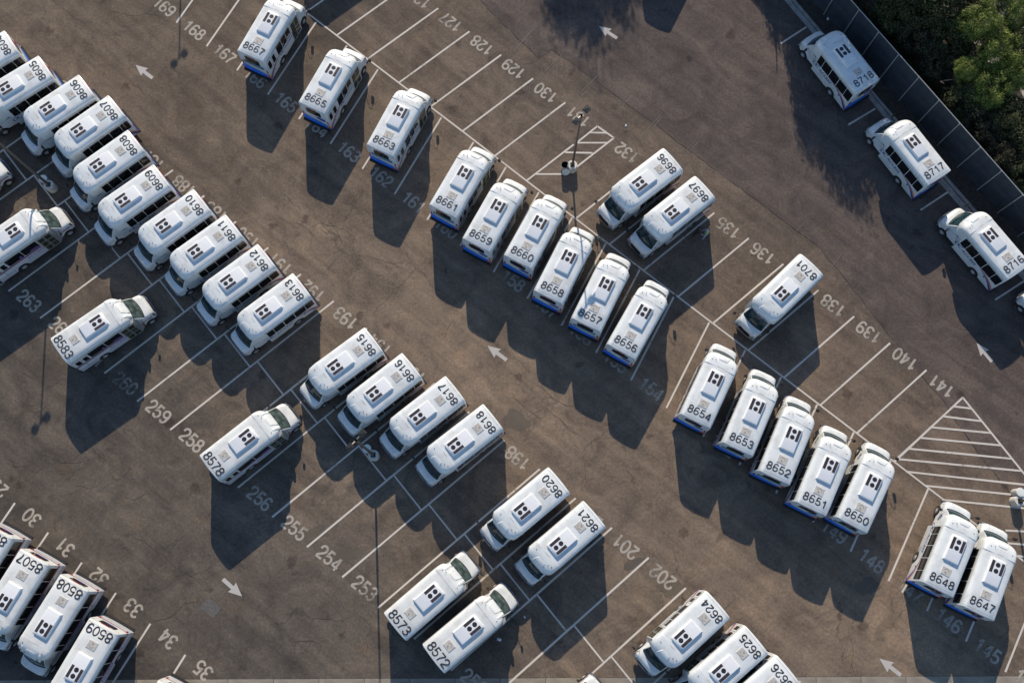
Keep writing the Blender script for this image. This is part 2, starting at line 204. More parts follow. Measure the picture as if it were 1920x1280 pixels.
def asphalt(name, warm, dark, tint=1.0):
    """aggregate speckle, broad patches, tyre tracks along the lanes, oil blots"""
    m, N, Lk, P = nodes_of(name)
    tc = N.new('ShaderNodeTexCoord').outputs['Object']
    big = noise_n(N, Lk, tc, .05, 5, .55, .6)
    base = ramp(N, Lk, big, [(.30, dark), (.66, warm)])
    mid = noise_n(N, Lk, tc, .34, 6, .65, 1.2)
    base = mixc(N, Lk, 1.0, base, ramp(N, Lk, mid, [(.28, (.62,.62,.64)), (.5, (.98,.97,.96)), (.74, (1.36,1.31,1.24))]), 'MULTIPLY')
    # streaks running with the lanes
    mp = N.new('ShaderNodeMapping'); mp.vector_type = 'TEXTURE'; mp.inputs['Rotation'].default_value = (0, 0, math.radians(-39.1)); mp.inputs['Scale'].default_value = (13, 1.15, 1)
    Lk.new(tc, mp.inputs['Vector'])
    st = noise_n(N, Lk, mp.outputs['Vector'], 1.2, 5, .6, .3)
    base = mixc(N, Lk, 1.0, base, ramp(N, Lk, st, [(.32, (.78,.78,.79)), (.62, (1.12,1.11,1.09))]), 'MULTIPLY')
    # oil blots
    bl = noise_n(N, Lk, tc, .8, 3, .5, .4)
    base = mixc(N, Lk, 1.0, base, ramp(N, Lk, bl, [(.66, (1,1,1)), (.78, (.62,.62,.64))]), 'MULTIPLY')
    # oil drips where engines stand
    vo2 = N.new('ShaderNodeTexVoronoi'); vo2.inputs['Scale'].default_value = .42; vo2.inputs['Randomness'].default_value = 1
    w2 = N.new('ShaderNodeTexNoise'); w2.inputs['Scale'].default_value = 2.6; w2.inputs['Detail'].default_value = 4; Lk.new(tc, w2.inputs['Vector'])
    v2 = N.new('ShaderNodeVectorMath'); v2.operation = 'MULTIPLY_ADD'; v2.inputs[1].default_value = (.9, .9, 0)
    Lk.new(w2.outputs['Color'], v2.inputs[0]); Lk.new(tc, v2.inputs[2]); Lk.new(v2.outputs[0], vo2.inputs['Vector'])
    sel = N.new('ShaderNodeSeparateColor'); Lk.new(vo2.outputs['Color'], sel.inputs[0])
    rad = N.new('ShaderNodeMath'); rad.operation = 'MULTIPLY'; rad.inputs[1].default_value = .13; Lk.new(sel.outputs[0], rad.inputs[0])
    df = N.new('ShaderNodeMath'); df.operation = 'SUBTRACT'; Lk.new(vo2.outputs['Distance'], df.inputs[0]); Lk.new(rad.outputs[0], df.inputs[1])
    base = mixc(N, Lk, 1.0, base, ramp(N, Lk, df.outputs[0], [(.0, (.62,.61,.62)), (.07, (1,1,1))]), 'MULTIPLY')
    # aisle wear plus painted vignette: central aisle paler and browner, outer bays darkened
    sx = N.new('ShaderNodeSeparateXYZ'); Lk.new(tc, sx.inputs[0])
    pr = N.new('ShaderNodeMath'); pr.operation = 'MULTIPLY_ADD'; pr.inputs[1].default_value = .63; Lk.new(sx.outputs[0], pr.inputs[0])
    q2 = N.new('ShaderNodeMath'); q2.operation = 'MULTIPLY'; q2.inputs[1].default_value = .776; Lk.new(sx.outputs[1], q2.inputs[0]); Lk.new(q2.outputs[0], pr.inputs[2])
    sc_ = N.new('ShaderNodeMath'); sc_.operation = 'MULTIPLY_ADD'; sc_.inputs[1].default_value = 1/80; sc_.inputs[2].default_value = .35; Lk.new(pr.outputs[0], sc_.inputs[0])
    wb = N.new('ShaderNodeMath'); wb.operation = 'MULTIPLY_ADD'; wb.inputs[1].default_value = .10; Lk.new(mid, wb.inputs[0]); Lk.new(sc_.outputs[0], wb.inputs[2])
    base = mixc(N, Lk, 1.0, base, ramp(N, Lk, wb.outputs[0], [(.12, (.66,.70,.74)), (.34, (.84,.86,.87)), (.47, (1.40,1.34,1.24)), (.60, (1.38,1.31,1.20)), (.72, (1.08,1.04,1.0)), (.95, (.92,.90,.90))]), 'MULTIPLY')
    uu = N.new('ShaderNodeMath'); uu.operation = 'MULTIPLY_ADD'; uu.inputs[1].default_value = .776/90; uu.inputs[2].default_value = .55; Lk.new(sx.outputs[0], uu.inputs[0])  # lengthwise ramp: vignette falloff painted into the albedo, darker toward both ends
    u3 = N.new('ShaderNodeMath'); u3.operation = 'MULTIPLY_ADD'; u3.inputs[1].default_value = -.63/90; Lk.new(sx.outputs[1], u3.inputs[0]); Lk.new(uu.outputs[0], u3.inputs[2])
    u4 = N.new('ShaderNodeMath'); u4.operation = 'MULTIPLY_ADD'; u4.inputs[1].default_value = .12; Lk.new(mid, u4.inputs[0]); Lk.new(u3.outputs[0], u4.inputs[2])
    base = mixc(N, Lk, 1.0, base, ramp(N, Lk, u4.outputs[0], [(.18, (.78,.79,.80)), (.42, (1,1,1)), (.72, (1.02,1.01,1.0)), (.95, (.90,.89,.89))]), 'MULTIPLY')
    # rusty warm stains
    rs = noise_n(N, Lk, tc, .22, 4, .6, 2.0)
    base = mixc(N, Lk, 1.0, base, ramp(N, Lk, rs, [(.6, (1,1,1)), (.8, (1.2,1.06,.9))]), 'MULTIPLY')
    sp = noise_n(N, Lk, tc, 5, 7, .92)
    base = mixc(N, Lk, 1.0, base, ramp(N, Lk, sp, [(.3, (.55,.55,.55)), (.5, (1,1,1)), (.72, (1.75,1.75,1.75))]), 'MULTIPLY')
    # hairline crazing
    vo = N.new('ShaderNodeTexVoronoi'); vo.feature = 'DISTANCE_TO_EDGE'; vo.inputs['Scale'].default_value = .36
    wv = N.new('ShaderNodeTexNoise'); wv.inputs['Scale'].default_value = 1.4; wv.inputs['Detail'].default_value = 5
    Lk.new(tc, wv.inputs['Vector'])
    va = N.new('ShaderNodeVectorMath'); va.operation = 'MULTIPLY_ADD'; va.inputs[1].default_value = (1.1, 1.1, 0)
    Lk.new(wv.outputs['Color'], va.inputs[0]); Lk.new(tc, va.inputs[2]); Lk.new(va.outputs[0], vo.inputs['Vector'])
    cr = ramp(N, Lk, vo.outputs['Distance'], [(.0, (1,1,1)), (.011, (0,0,0))])
    mk = ramp(N, Lk, noise_n(N, Lk, tc, .12, 3), [(.52, (0,0,0)), (.62, (.55,.55,.55))])
    mm = N.new('ShaderNodeMath'); mm.operation = 'MULTIPLY'; Lk.new(cr, mm.inputs[0]); Lk.new(mk, mm.inputs[1])
    base = mixc(N, Lk, mm.outputs[0], base, (.026,.023,.021))
    Lk.new(base, P.inputs['Base Color'])
    P.inputs['Roughness'].default_value = .93; P.inputs['Specular IOR Level'].default_value = .25
    bump(N, Lk, P, sp, .5, .012)
    return m

def paint_white(name, col=(.50,.475,.44), wear=.42, wearcol=(.12,.105,.09)):
    m, N, Lk, P = nodes_of(name)
    tc = N.new('ShaderNodeTexCoord').outputs['Object']
    oi = N.new('ShaderNodeObjectInfo').outputs['Random']; k = N.new('ShaderNodeMath'); k.operation = 'MULTIPLY'; k.inputs[1].default_value = 53; Lk.new(oi, k.inputs[0])
    ad = N.new('ShaderNodeVectorMath'); ad.operation = 'ADD'; Lk.new(tc, ad.inputs[0]); Lk.new(k.outputs[0], ad.inputs[1]); tc = ad.outputs[0]
    f = noise_n(N, Lk, tc, 5, 8, .75)
    g = noise_n(N, Lk, tc, .35, 3)
    a = N.new('ShaderNodeMath'); a.operation = 'ADD'; Lk.new(f, a.inputs[0]); Lk.new(g, a.inputs[1])
    h = N.new('ShaderNodeMath'); h.operation = 'MULTIPLY'; h.inputs[1].default_value = .5; Lk.new(a.outputs[0], h.inputs[0])
    fac = ramp(N, Lk, h.outputs[0], [(wear-.05, (1,1,1)), (wear+.07, (0,0,0))])
    c = mixc(N, Lk, fac, col, wearcol)
    Lk.new(c, P.inputs['Base Color']); P.inputs['Roughness'].default_value = .8
    P.inputs['Specular IOR Level'].default_value = .3
    return m

def bus_paint(name, col, dirt=(.42,.40,.36)):
    m, N, Lk, P = nodes_of(name)
    tc = N.new('ShaderNodeTexCoord').outputs['Object']
    oi = N.new('ShaderNodeObjectInfo').outputs['Random']
    add = N.new('ShaderNodeVectorMath'); add.operation = 'ADD'
    cm = N.new('ShaderNodeCombineXYZ'); k = N.new('ShaderNodeMath'); k.operation = 'MULTIPLY'; k.inputs[1].default_value = 37
    Lk.new(oi, k.inputs[0]); Lk.new(k.outputs[0], cm.inputs[0]); Lk.new(k.outputs[0], cm.inputs[1])
    Lk.new(tc, add.inputs[0]); Lk.new(cm.outputs[0], add.inputs[1])
    f = noise_n(N, Lk, add.outputs[0], 1.3, 6, .65, .5)
    c = mixc(N, Lk, ramp(N, Lk, f, [(.46, (0,0,0)), (.80, (.60,.60,.60))]), col, dirt)
    g = noise_n(N, Lk, add.outputs[0], 14, 4, .7)
    c = mixc(N, Lk, ramp(N, Lk, g, [(.66, (0,0,0)), (.80, (.32,.32,.32))]), c, dirt)
    Lk.new(c, P.inputs['Base Color'])
    P.inputs['Roughness'].default_value = .38; P.inputs['Coat Weight'].default_value = .25; P.inputs['Coat Roughness'].default_value = .15
    return m

def glass(name, col, rough=.06, var=.5, scale=5):
    m, N, Lk, P = nodes_of(name)
    tc = N.new('ShaderNodeTexCoord').outputs['Object']
    f = noise_n(N, Lk, tc, scale, 3, .5)
    Lk.new(ramp(N, Lk, f, [(.38, tuple(c*(1-var) for c in col)), (.55, col), (.72, tuple(c*(1+var*1.5) for c in col))]), P.inputs['Base Color'])
    P.inputs['Roughness'].default_value = rough; P.inputs['Specular IOR Level'].default_value = .3
    return m

def leaf_mat(name, a, b, c):
    m, N, Lk, P = nodes_of(name)
    tc = N.new('ShaderNodeTexCoord').outputs['Object']
    f = noise_n(N, Lk, tc, .8, 4, .7)
    col = ramp(N, Lk, f, [(.3, a), (.5, b), (.72, c)])
    g = noise_n(N, Lk, tc, 7, 2, .5)
    col = mixc(N, Lk, 1.0, col, ramp(N, Lk, g, [(.3, (.6,.6,.6)), (.7, (1.4,1.4,1.4))]), 'MULTIPLY')
    Lk.new(col, P.inputs['Base Color'])
    P.inputs['Roughness'].default_value = .6
    P.inputs['Subsurface Weight'].default_value = 0.0
    tr = N.new('ShaderNodeBsdfTranslucent'); Lk.new(col, tr.inputs['Color'])
    mx = N.new('ShaderNodeMixShader'); mx.inputs[0].default_value = .3
    out = N['Material Output']; Lk.new(P.outputs[0], mx.inputs[1]); Lk.new(tr.outputs[0], mx.inputs[2]); Lk.new(mx.outputs[0], out.inputs['Surface'])
    return m

M = {
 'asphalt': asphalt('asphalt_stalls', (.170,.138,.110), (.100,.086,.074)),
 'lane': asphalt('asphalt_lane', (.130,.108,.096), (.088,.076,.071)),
 'crack': simple('crack_dark', (.036,.031,.028), .95, var=.4, scale=3),  # plain dark tone of the crack lines, varied by noise
 'seam': simple('tar_seam', (.030,.027,.025), .9, var=.5, scale=2),
 'line': paint_white('line_paint', (.60,.56,.50), .37),
 'ghost': paint_white('ghost_paint', (.165,.145,.128), .50, (.10,.088,.076)),
 'blackout': paint_white('blackout_paint', (.125,.104,.078), .47, (.10,.085,.07)),
 'number': paint_white('number_paint', (.40,.365,.31), .435),
 'arrow': paint_white('arrow_paint', (.47,.45,.42), .38),
 'concrete': simple('gutter_concrete', (.27,.245,.20), .9, var=.25, scale=1.2),
 'kerb': simple('kerb_concrete', (.30,.30,.29), .9, var=.3, scale=2),
 'dirt': simple('verge_dirt', (.050,.043,.037), .95, var=.45, scale=4),
 'farroad': simple('far_road', (.12,.12,.12), .9, var=.15, scale=2),
 'farwall': simple('pale_paving', (.34,.31,.27), .9, var=.35, scale=1.5),
 'white': bus_paint('white_bus_paint', (.71,.755,.755)),
 'cream': bus_paint('cream_bus_paint', (.70,.73,.715)),
 'silver': bus_paint('silver_side_panel', (.52,.54,.58), (.38,.37,.36)),
 'unit': simple('roof_unit_plastic', (.74,.77,.79), .45, var=.04),
 'grille': simple('condenser_grille', (.045,.036,.042), .55, var=.5, scale=9),
 'fan': simple('fan_black', (.022,.022,.026), .5, var=.3),
 'hatch': simple('hatch_plastic', (.50,.48,.44), .5, var=.1, scale=3),
 'hatch_ring': simple('hatch_rib', (.27,.26,.245), .5, var=.1, scale=3),
 'digit': simple('black_vinyl', (.028,.028,.032), .5, var=.2),
 'sidewin': glass('tinted_side_glass', (.012,.013,.015)),
 'windshield': glass('windshield_glass', (.020,.046,.054), .12, .6, 7),
 'windshield_b': glass('pale_windshield_glass', (.062,.090,.084), .07, .5, 2.2),
 'doorglass': glass('door_glass', (.05,.052,.032), .1, .6, 4),
 'alu': simple('door_aluminium', (.42,.42,.40), .45, .3, .1),
 'blue': simple('blue_stripe', (.018,.21,.92), .4, var=.08),
 'navy': simple('navy_stripe', (.02,.055,.36), .4, var=.1),
 'orange': simple('orange_stripe', (.66,.20,.04), .4, var=.1),
 'maroon': simple('maroon_stripe', (.20,.022,.075), .4, var=.15),
 'purple': simple('purple_lettering', (.15,.10,.36), .5, var=.2),
 'teal': simple('teal_banner', (.02,.17,.24), .5, var=.35, scale=8),
 'dkblue': simple('dark_blue_lettering', (.02,.075,.26), .5, var=.1),
 'rubber': simple('tyre_rubber', (.022,.022,.024), .85, var=.2),
 'hub': simple('painted_rim', (.50,.50,.50), .4, .3, .15),
 'black': simple('black_trim', (.018,.018,.02), .5, var=.2),
 'chrome': simple('chrome_trim', (.45,.47,.50), .22, .9, .05),
 'lamp_glass': simple('headlight_glass', (.40,.43,.46), .12, .2, .2, 9),
 'amber': simple('amber_marker', (.60,.24,.04), .35, var=.1),
 'red': simple('red_lamp', (.35,.02,.02), .3, var=.1),
 'pole': simple('bronze_pole', (.12,.108,.092), .5, .4, .12),
 'basecon': simple('pole_base_concrete', (.62,.60,.54), .85, var=.2, scale=3),
 'lamphead': simple('lamp_housing', (.035,.04,.04), .5, .3, .3),
 'arm': simple('galvanised_arm', (.42,.36,.29), .5, .5, .15),
 'drum': simple('drum_paint', (.55,.53,.46), .6, var=.12),
 'lid': simple('drum_lid', (.72,.76,.72), .6, var=.08),
 'hollow': simple('drum_inside', (.02,.016,.015), .9),
 'fencepost': simple('galvanised_pipe', (.40,.41,.41), .55, .3, .15),
 'screen': simple('navy_privacy_screen', (.036,.046,.060), .8, var=.35, scale=1.4),
 'screenline': simple('scuffed_screen', (.09,.10,.115), .9, var=.6, scale=5),
 'bark': simple('bark', (.10,.075,.055), .9, var=.3),
 'leafA': leaf_mat('olive_leaves', (.028,.036,.013), (.060,.074,.025), (.105,.122,.040)),
 'leafB': leaf_mat('bright_leaves', (.085,.120,.022), (.18,.23,.045), (.33,.39,.085)),
 'leafC': leaf_mat('brownish_leaves', (.030,.028,.015), (.060,.055,.028), (.100,.090,.048)),
 'skin': simple('skin', (.40,.25,.17), .5), 'cloth_dark': simple('dark_clothes', (.015,.017,.015), .9, var=.3),
 'hivis': simple('lime_vest', (.33,.62,.13), .7, var=.15), 'cloth_pale': simple('pale_shirt', (.50,.48,.56), .9, var=.1),
 'cap': simple('dark_green_cap', (.012,.035,.03), .8), 'plate': simple('iron_cover', (.105,.100,.095), .8, var=.3, scale=6),
 'litter': simple('white_litter', (.75,.75,.78), .7), 'decal_white': simple('white_decal', (.7,.72,.74), .5),
}

# ---------------------------------------------------------------- ground
random.seed(3)
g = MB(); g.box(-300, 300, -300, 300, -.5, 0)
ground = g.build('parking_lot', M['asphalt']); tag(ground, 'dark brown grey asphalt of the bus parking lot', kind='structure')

# lane strip between the seam and the kerb
def offset(p, d): return (p[0] + d[0], p[1] + d[1])
KL = [(10.5,62.5),(16.8,53.6),(23.147,44.736),(25.211,41.808),(29.297,36.228),(30.376,34.389),(34.437,28.675),(36.148,26.256),(42.5,17.4),(55,0),(70,-21)]
KR = [(11.5,62.5),(17.7,53.6),(23.977,44.74),(26.267,41.431),(31.568,33.935),(36.889,26.563),(43.4,17.6),(55.9,.1),(70.9,-21)]
seam = [(-9,52.5)] + [tuple(p) for p in SEAM] + [(46,-.5),(60,-17)]
lane = MB()
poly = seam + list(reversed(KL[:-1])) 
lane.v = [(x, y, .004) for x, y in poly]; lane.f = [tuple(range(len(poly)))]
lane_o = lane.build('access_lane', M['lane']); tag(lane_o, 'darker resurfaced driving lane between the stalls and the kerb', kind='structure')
bm = bmesh.new(); bm.from_mesh(lane_o.data); bmesh.ops.triangulate(bm, faces=bm.faces, ngon_method='EAR_CLIP')
bmesh.ops.recalc_face_normals(bm, faces=bm.faces); bm.to_mesh(lane_o.data); bm.free()

def jitter_path(pts, step=.35, amp=.10, seed=0):
    R = random.Random(seed); out = [tuple(pts[0])]
    for a, b in zip(pts, pts[1:]):
        d = math.dist(a, b); n = max(1, int(d / step))
        for i in range(1, n + 1):
            t = i / n; j = amp if i < n else 0
            out.append((a[0] + (b[0]-a[0]) * t + R.uniform(-j, j), a[1] + (b[1]-a[1]) * t + R.uniform(-j, j)))
    return out
cr = MB()
for k, c in enumerate(CRACKS):
    p = jitter_path(c, .3, .09, k); R = random.Random(k)
    cr.ribbon(p, .03, lambda x, y: (x, y, .0072), [R.uniform(.008, .030) * (0.45 if i in (0, len(p)-1) else 1) for i in range(len(p))])
    if len(p) > 8:
        for b in range(max(1, len(p) // 9)):                    # short side branches
            q = p[R.randrange(2, len(p)-2)]; a = R.uniform(0, 6.28); br = [q]
            for s in range(R.randrange(2, 6)):
                a += R.uniform(-.7, .7); br.append((br[-1][0] + .28 * math.cos(a), br[-1][1] + .28 * math.sin(a)))
            cr.ribbon(br, .014, lambda x, y: (x, y, .0078))
tag(cr.build('pavement_cracks', M['crack']), 'network of thin dark cracks across the asphalt', kind='structure')
sm = MB(); p = jitter_path(seam, .5, .06, 99); R = random.Random(5)
sm.ribbon(p, .05, lambda x, y: (x, y, .0064), [R.uniform(.02, .075) for _ in p])
tag(sm.build('pavement_seam', M['seam']), 'dark joint between the stall paving and the lane paving', kind='structure')

def stripe(name, a, b, w, mat, z, parent, wob=0):
    dx, dy = b[0]-a[0], b[1]-a[1]; l = math.hypot(dx, dy); nx, ny = -dy/l*w/2, dx/l*w/2
    n = 6; L = []; R = []
    for i in range(n+1):
        t = i/n; x, y = a[0]+dx*t, a[1]+dy*t; k = 1 + rnd.uniform(-.08, .08)
        L.append((x+nx*k, y+ny*k, z)); R.append((x-nx*k, y-ny*k, z))
    return obj(name, me_from(name, L+R, [(i, n+1+i, n+2+i, i+1) for i in range(n)], mat), parent)
for a, b in LINES: stripe('stall_line', a, b, .14, M['line'], .010, ground)
for a, b in SEGS: stripe('stall_line', a, b, .115, M['line'], .014, ground)
for a, b in MED: stripe('median_line', a, b, .125, M['line'], .0125, ground)
for i, (a, b) in enumerate(ISL): stripe('hatching_line', a, b, .14, M['line'], .0165 if i in (0,1,2,3,8,9) else .0145, ground)
for a, b in GHOST: stripe('faded_line', a, b, .06, M['ghost'], .0085, ground)
# blacked-out old numbers, warm smudges near a few repainted stalls
for (x, y, r_) in ((-14.6,19.6,1.0),(-16.9,21.3,.8),(1.2,10.2,1.2),(9.6,-.1,.9),(12.2,-1.8,1.0),(-13.0,2.2,.7),(-10.6,.6,.8),(26.0,-1.7,.9)):
    s = MB(); pts = []
    for i in range(22):
        a = 2*math.pi*i/22; q = r_*(.55+.5*noise.noise(Vector((math.cos(a)*1.4+x, math.sin(a)*1.4+y, 0))))
        pts.append((x+q*math.cos(a)*1.5, y+q*math.sin(a), .0082))
    s.poly(pts); s.build('blotted_patch', M['blackout'], ground)

# ---------------------------------------------------------------- stroke digits
def arc(cx, cy, rx, ry, a0, a1, n=10):
    return [(cx + rx*math.cos(math.radians(a0+(a1-a0)*i/n)), cy + ry*math.sin(math.radians(a0+(a1-a0)*i/n))) for i in range(n+1)]
DIG = {
 '0': [arc(.3,.5,.24,.45,90,450,22)],
 '1': [[(.10,.70),(.20,.735),(.30,.82),(.345,.95)], [(.345,.955),(.345,.0)]],
 '2': [[(.07,.64)] + arc(.3,.70,.23,.25,170,-20,10) + [(.42,.47),(.12,.17),(.075,.06)], [(.05,.05),(.54,.05)]],
 '3': [arc(.29,.73,.21,.22,165,-90,10), arc(.29,.28,.235,.235,90,-165,12), [(.20,.51),(.32,.51)]],
 '4': [[(.42,0),(.42,.95)], [(.40,.93),(.075,.30)], [(.03,.25),(.56,.25)]],
 '5': [[(.50,.94),(.15,.94),(.10,.50)] + arc(.30,.31,.24,.265,130,-160,12)],
 '6': [[(.50,.80)] + arc(.31,.66,.22,.29,48,165,6) + [(.065,.50),(.06,.33)], arc(.30,.29,.235,.245,180,540,20)],
 '7': [[(.04,.93),(.55,.93)], [(.55,.90),(.38,.62),(.26,.32),(.22,0)]],
 '8': [arc(.3,.72,.20,.22,0,360,16), arc(.3,.27,.24,.245,0,360,18)],
 '9': [[(.10,.18)] + arc(.29,.34,.22,.29,232,345,6) + [(.535,.50),(.54,.68)], arc(.30,.71,.235,.245,0,360,20)],
}
def digits(text, h, adv, sw, place, wx=1.0):
    """strokes of a number centred on the origin; place maps (right, up) to 3-D"""
    mb = MB(); w = adv * (len(text)-1); k = 0
    for i, ch in enumerate(text):
        ox = -w/2 + adv*i - .3*h*wx
        for st in DIG[ch]:
            mb.ribbon([(ox + x*h*wx, (y-.5)*h) for x, y in st], sw, lambda x, y, kk=k: place(x, y, kk*.0005))
            k += 1
    return mb

WORD = 'zero one two three four five six seven eight nine'.split()
NUMS_SKIP = {'159','183'}
for n, x, y, a in NUMS:
    if n in NUMS_SKIP: continue
    lab = {'30':None}
    mb = digits(n, 1.0, .66, .165, lambda X, Y, k: (X, Y, .012 + k))
    o = mb.build('stall_number', M['number']); o.location = (x, y, 0); o.rotation_euler = (0, 0, math.radians(a))
    tag(o, 'painted stall number %s, faded white digits %s' % (n, ' '.join(WORD[int(c)] for c in n)), 'stall number', 'stall numbers painted on the asphalt')
ARW = ['pale arrow painted on the lane at the upper left, right of bus 8606','pale arrow painted on the lane beside the tree shadow at the top','pale arrow painted in the middle of the central lane, between buses 8656 and 8616',
       'pale arrow painted on the right hand lane, next to the shadow of bus 8716','pale arrow painted near the concrete gutter at the bottom right','pale arrow pointing down right, painted below the shadow of bus 8578']
for (t, s), lab in zip(ARROWS, ARW):
    L_ = math.dist(t, s); a = math.atan2(t[1]-s[1], t[0]-s[0]); hw = .42; sw = .14; hl = L_*.48
    mb = MB(); mb.poly([(0,sw,.013),(0,-sw,.013),(L_-hl,-sw,.013),(L_-hl,sw,.013)]); mb.poly([(L_-hl-.10,-hw,.0135),(L_,0,.0135),(L_-hl-.10,hw,.0135),(L_-hl,0,.0135)])
    o = mb.build('painted_arrow', M['arrow']); o.location = (s[0], s[1], 0); o.rotation_euler = (0, 0, a)
    tag(o, lab, 'painted arrow', 'direction arrows painted on the lanes')

# concrete gutter along the bottom, slab by slab
gut = MB(); gut.box(-120, 120, -9.5, -7.76, -.3, .002)
gut_o = gut.build('concrete_gutter', M['seam']); tag(gut_o, 'shallow pale concrete gutter along the lower edge of the lot', kind='structure')
sl = MB(); sl.box(.012, 3.12, -9.45, -7.78, -.02, .0095); slab = sl.mesh('slab', M['concrete'])
for i in range(-11, 16):
    o = obj('slab', slab, gut_o, (i*3.14 + .0, rnd.uniform(-.006, .006), rnd.uniform(-.0015, .0)))

# kerb and gutter on the right
def strip(left, right, z0, z1, name, mat, parent=None, kind=None):
    n = min(len(left), len(right)); mb = MB()
    for i in range(n-1):
        a, b, c, d = left[i], left[i+1], right[i+1], right[i]
        mb.add([(*a,z0),(*b,z0),(*c,z0),(*d,z0),(*a,z1),(*b,z1),(*c,z1),(*d,z1)], [(4,7,6,5),(0,1,5,4),(3,7,6,2),(0,4,7,3),(1,2,6,5)])
    o = mb.build(name, mat, parent)
    return o
def along(pts, n):
    ds = [0]
    for a, b in zip(pts, pts[1:]): ds.append(ds[-1] + math.dist(a, b))
    out = []
    for i in range(n+1):
        t = ds[-1]*i/n
        for k in range(len(pts)-1):
            if t <= ds[k+1] + 1e-9:
                f = (t-ds[k])/(ds[k+1]-ds[k]); out.append((pts[k][0]+(pts[k+1][0]-pts[k][0])*f, pts[k][1]+(pts[k+1][1]-pts[k][1])*f)); break
    return out
NK = 40
kl, kr = along(KL, NK), along(KR, NK)
def mixp(a, b, f): return [(p[0]+(q[0]-p[0])*f, p[1]+(q[1]-p[1])*f) for p, q in zip(a, b)]
kerb = strip(kl, kr, -.2, .003, 'kerb', M['seam']); tag(kerb, 'grey concrete kerb and gutter along the fence side', kind='structure')
for i in range(0, NK, 2):
    strip([kl[i], kl[i+1], mixp(kl, mixp(kl, kl, 0), 0)[min(i+2, NK)]], [mixp(kl, kr, .62)[j] for j in (i, i+1, min(i+2, NK))], -.02, .0095, 'gutter_slab', M['kerb'], kerb)
    strip([mixp(kl, kr, .70)[j] for j in (i, i+1, min(i+2, NK))], [kr[j] for j in (i, i+1, min(i+2, NK))], -.02, .13, 'kerb_stone', M['kerb'], kerb)
# verge behind the kerb
V = MB(); pts = kr + [(kr[-1][0]+60, kr[-1][1]+30), (kr[0][0]+90, kr[0][1]+40)]
V.v = [(x, y, .05) for x, y in pts]; V.f = [tuple(range(len(pts)))]
vo = V.build('verge', M['dirt']); tag(vo, 'dark bare earth and leaf litter behind the kerb', kind='structure')
bm = bmesh.new(); bm.from_mesh(vo.data); bmesh.ops.triangulate(bm, faces=bm.faces, ngon_method='EAR_CLIP'); bmesh.ops.recalc_face_normals(bm, faces=bm.faces); bm.to_mesh(vo.data); bm.free()
bm = bmesh.new(); bm.from_mesh(vo.data)
if sum(f.normal.z for f in bm.faces) < 0: bmesh.ops.reverse_faces(bm, faces=bm.faces); bm.to_mesh(vo.data)
bm.free()
# ---------------------------------------------------------------- fence with privacy screen
FX, FY, FH = 26.33, 43.42, 3.8
fdir = Vector((1.362, -1.893, 0)); fstep = fdir.length; fdir.normalize(); fnor = Vector((fdir.y, -fdir.x, 0)) * -1   # away from the lot
if fnor.x < 0: fnor = -fnor
fence = bpy.data.objects.new('screened_fence', None); link(fence); fence.location = (FX, FY, .05)
tag(fence, 'tall chain link fence with navy privacy screen between the kerb and the trees', 'fence')
fence.rotation_euler = (0, 0, math.atan2(fdir.y, fdir.x))
pm = MB(); pm.tube((0,-.05,0), (0,-.05,FH), .045, 8); pm.cyl((0,-.05,FH), .055, .05, n=8, r2=.02); post_me = pm.mesh('fence_post', M['fencepost'])
rl = MB(); rl.tube((0,0,FH-.04), (fstep,0,FH-.04), .035, 8); rail_me = rl.mesh('top_rail', M['fencepost'])
sc = MB()                                                     # slightly billowed cloth
nx_, nz_ = 8, 10
for i in range(nx_+1):
    for j in range(nz_+1):
        u, v = i/nx_, j/nz_
        sc.v.append((.03+u*(fstep-.06), .02+.05*math.sin(math.pi*u)*math.sin(math.pi*v)+.012*math.sin(9*u+5*v), .06+v*(FH-.16)))
for i in range(nx_):
    for j in range(nz_):
        a = i*(nz_+1)+j; sc.f.append((a, a+nz_+1, a+nz_+2, a+1))
screen_me = sc.mesh('privacy_screen', M['screen'], True)
for i in range(-9, 16):
    obj('fence_post', post_me, fence, (i*fstep, 0, 0))
    obj('top_rail', rail_me, fence, (i*fstep, 0, 0))
    obj('privacy_screen', screen_me, fence, (i*fstep, 0, 0))
    s = MB(); R = random.Random(i+50)                          # scuffed seam in the cloth
    x = R.uniform(0, .4)
    while x < fstep-.4:
        l = R.uniform(.1, .5); z = 2.25 + R.uniform(-.05, .05); s.add([(x,-.055,z),(x+l,-.055,z+R.uniform(-.03,.03)),(x+l,-.055,z+.045),(x,-.055,z+.04)], [(0,1,2,3)]); x += l + R.uniform(.05, .5)
    s.build('screen_scuff', M['screenline'], fence, loc=(i*fstep, 0, 0))

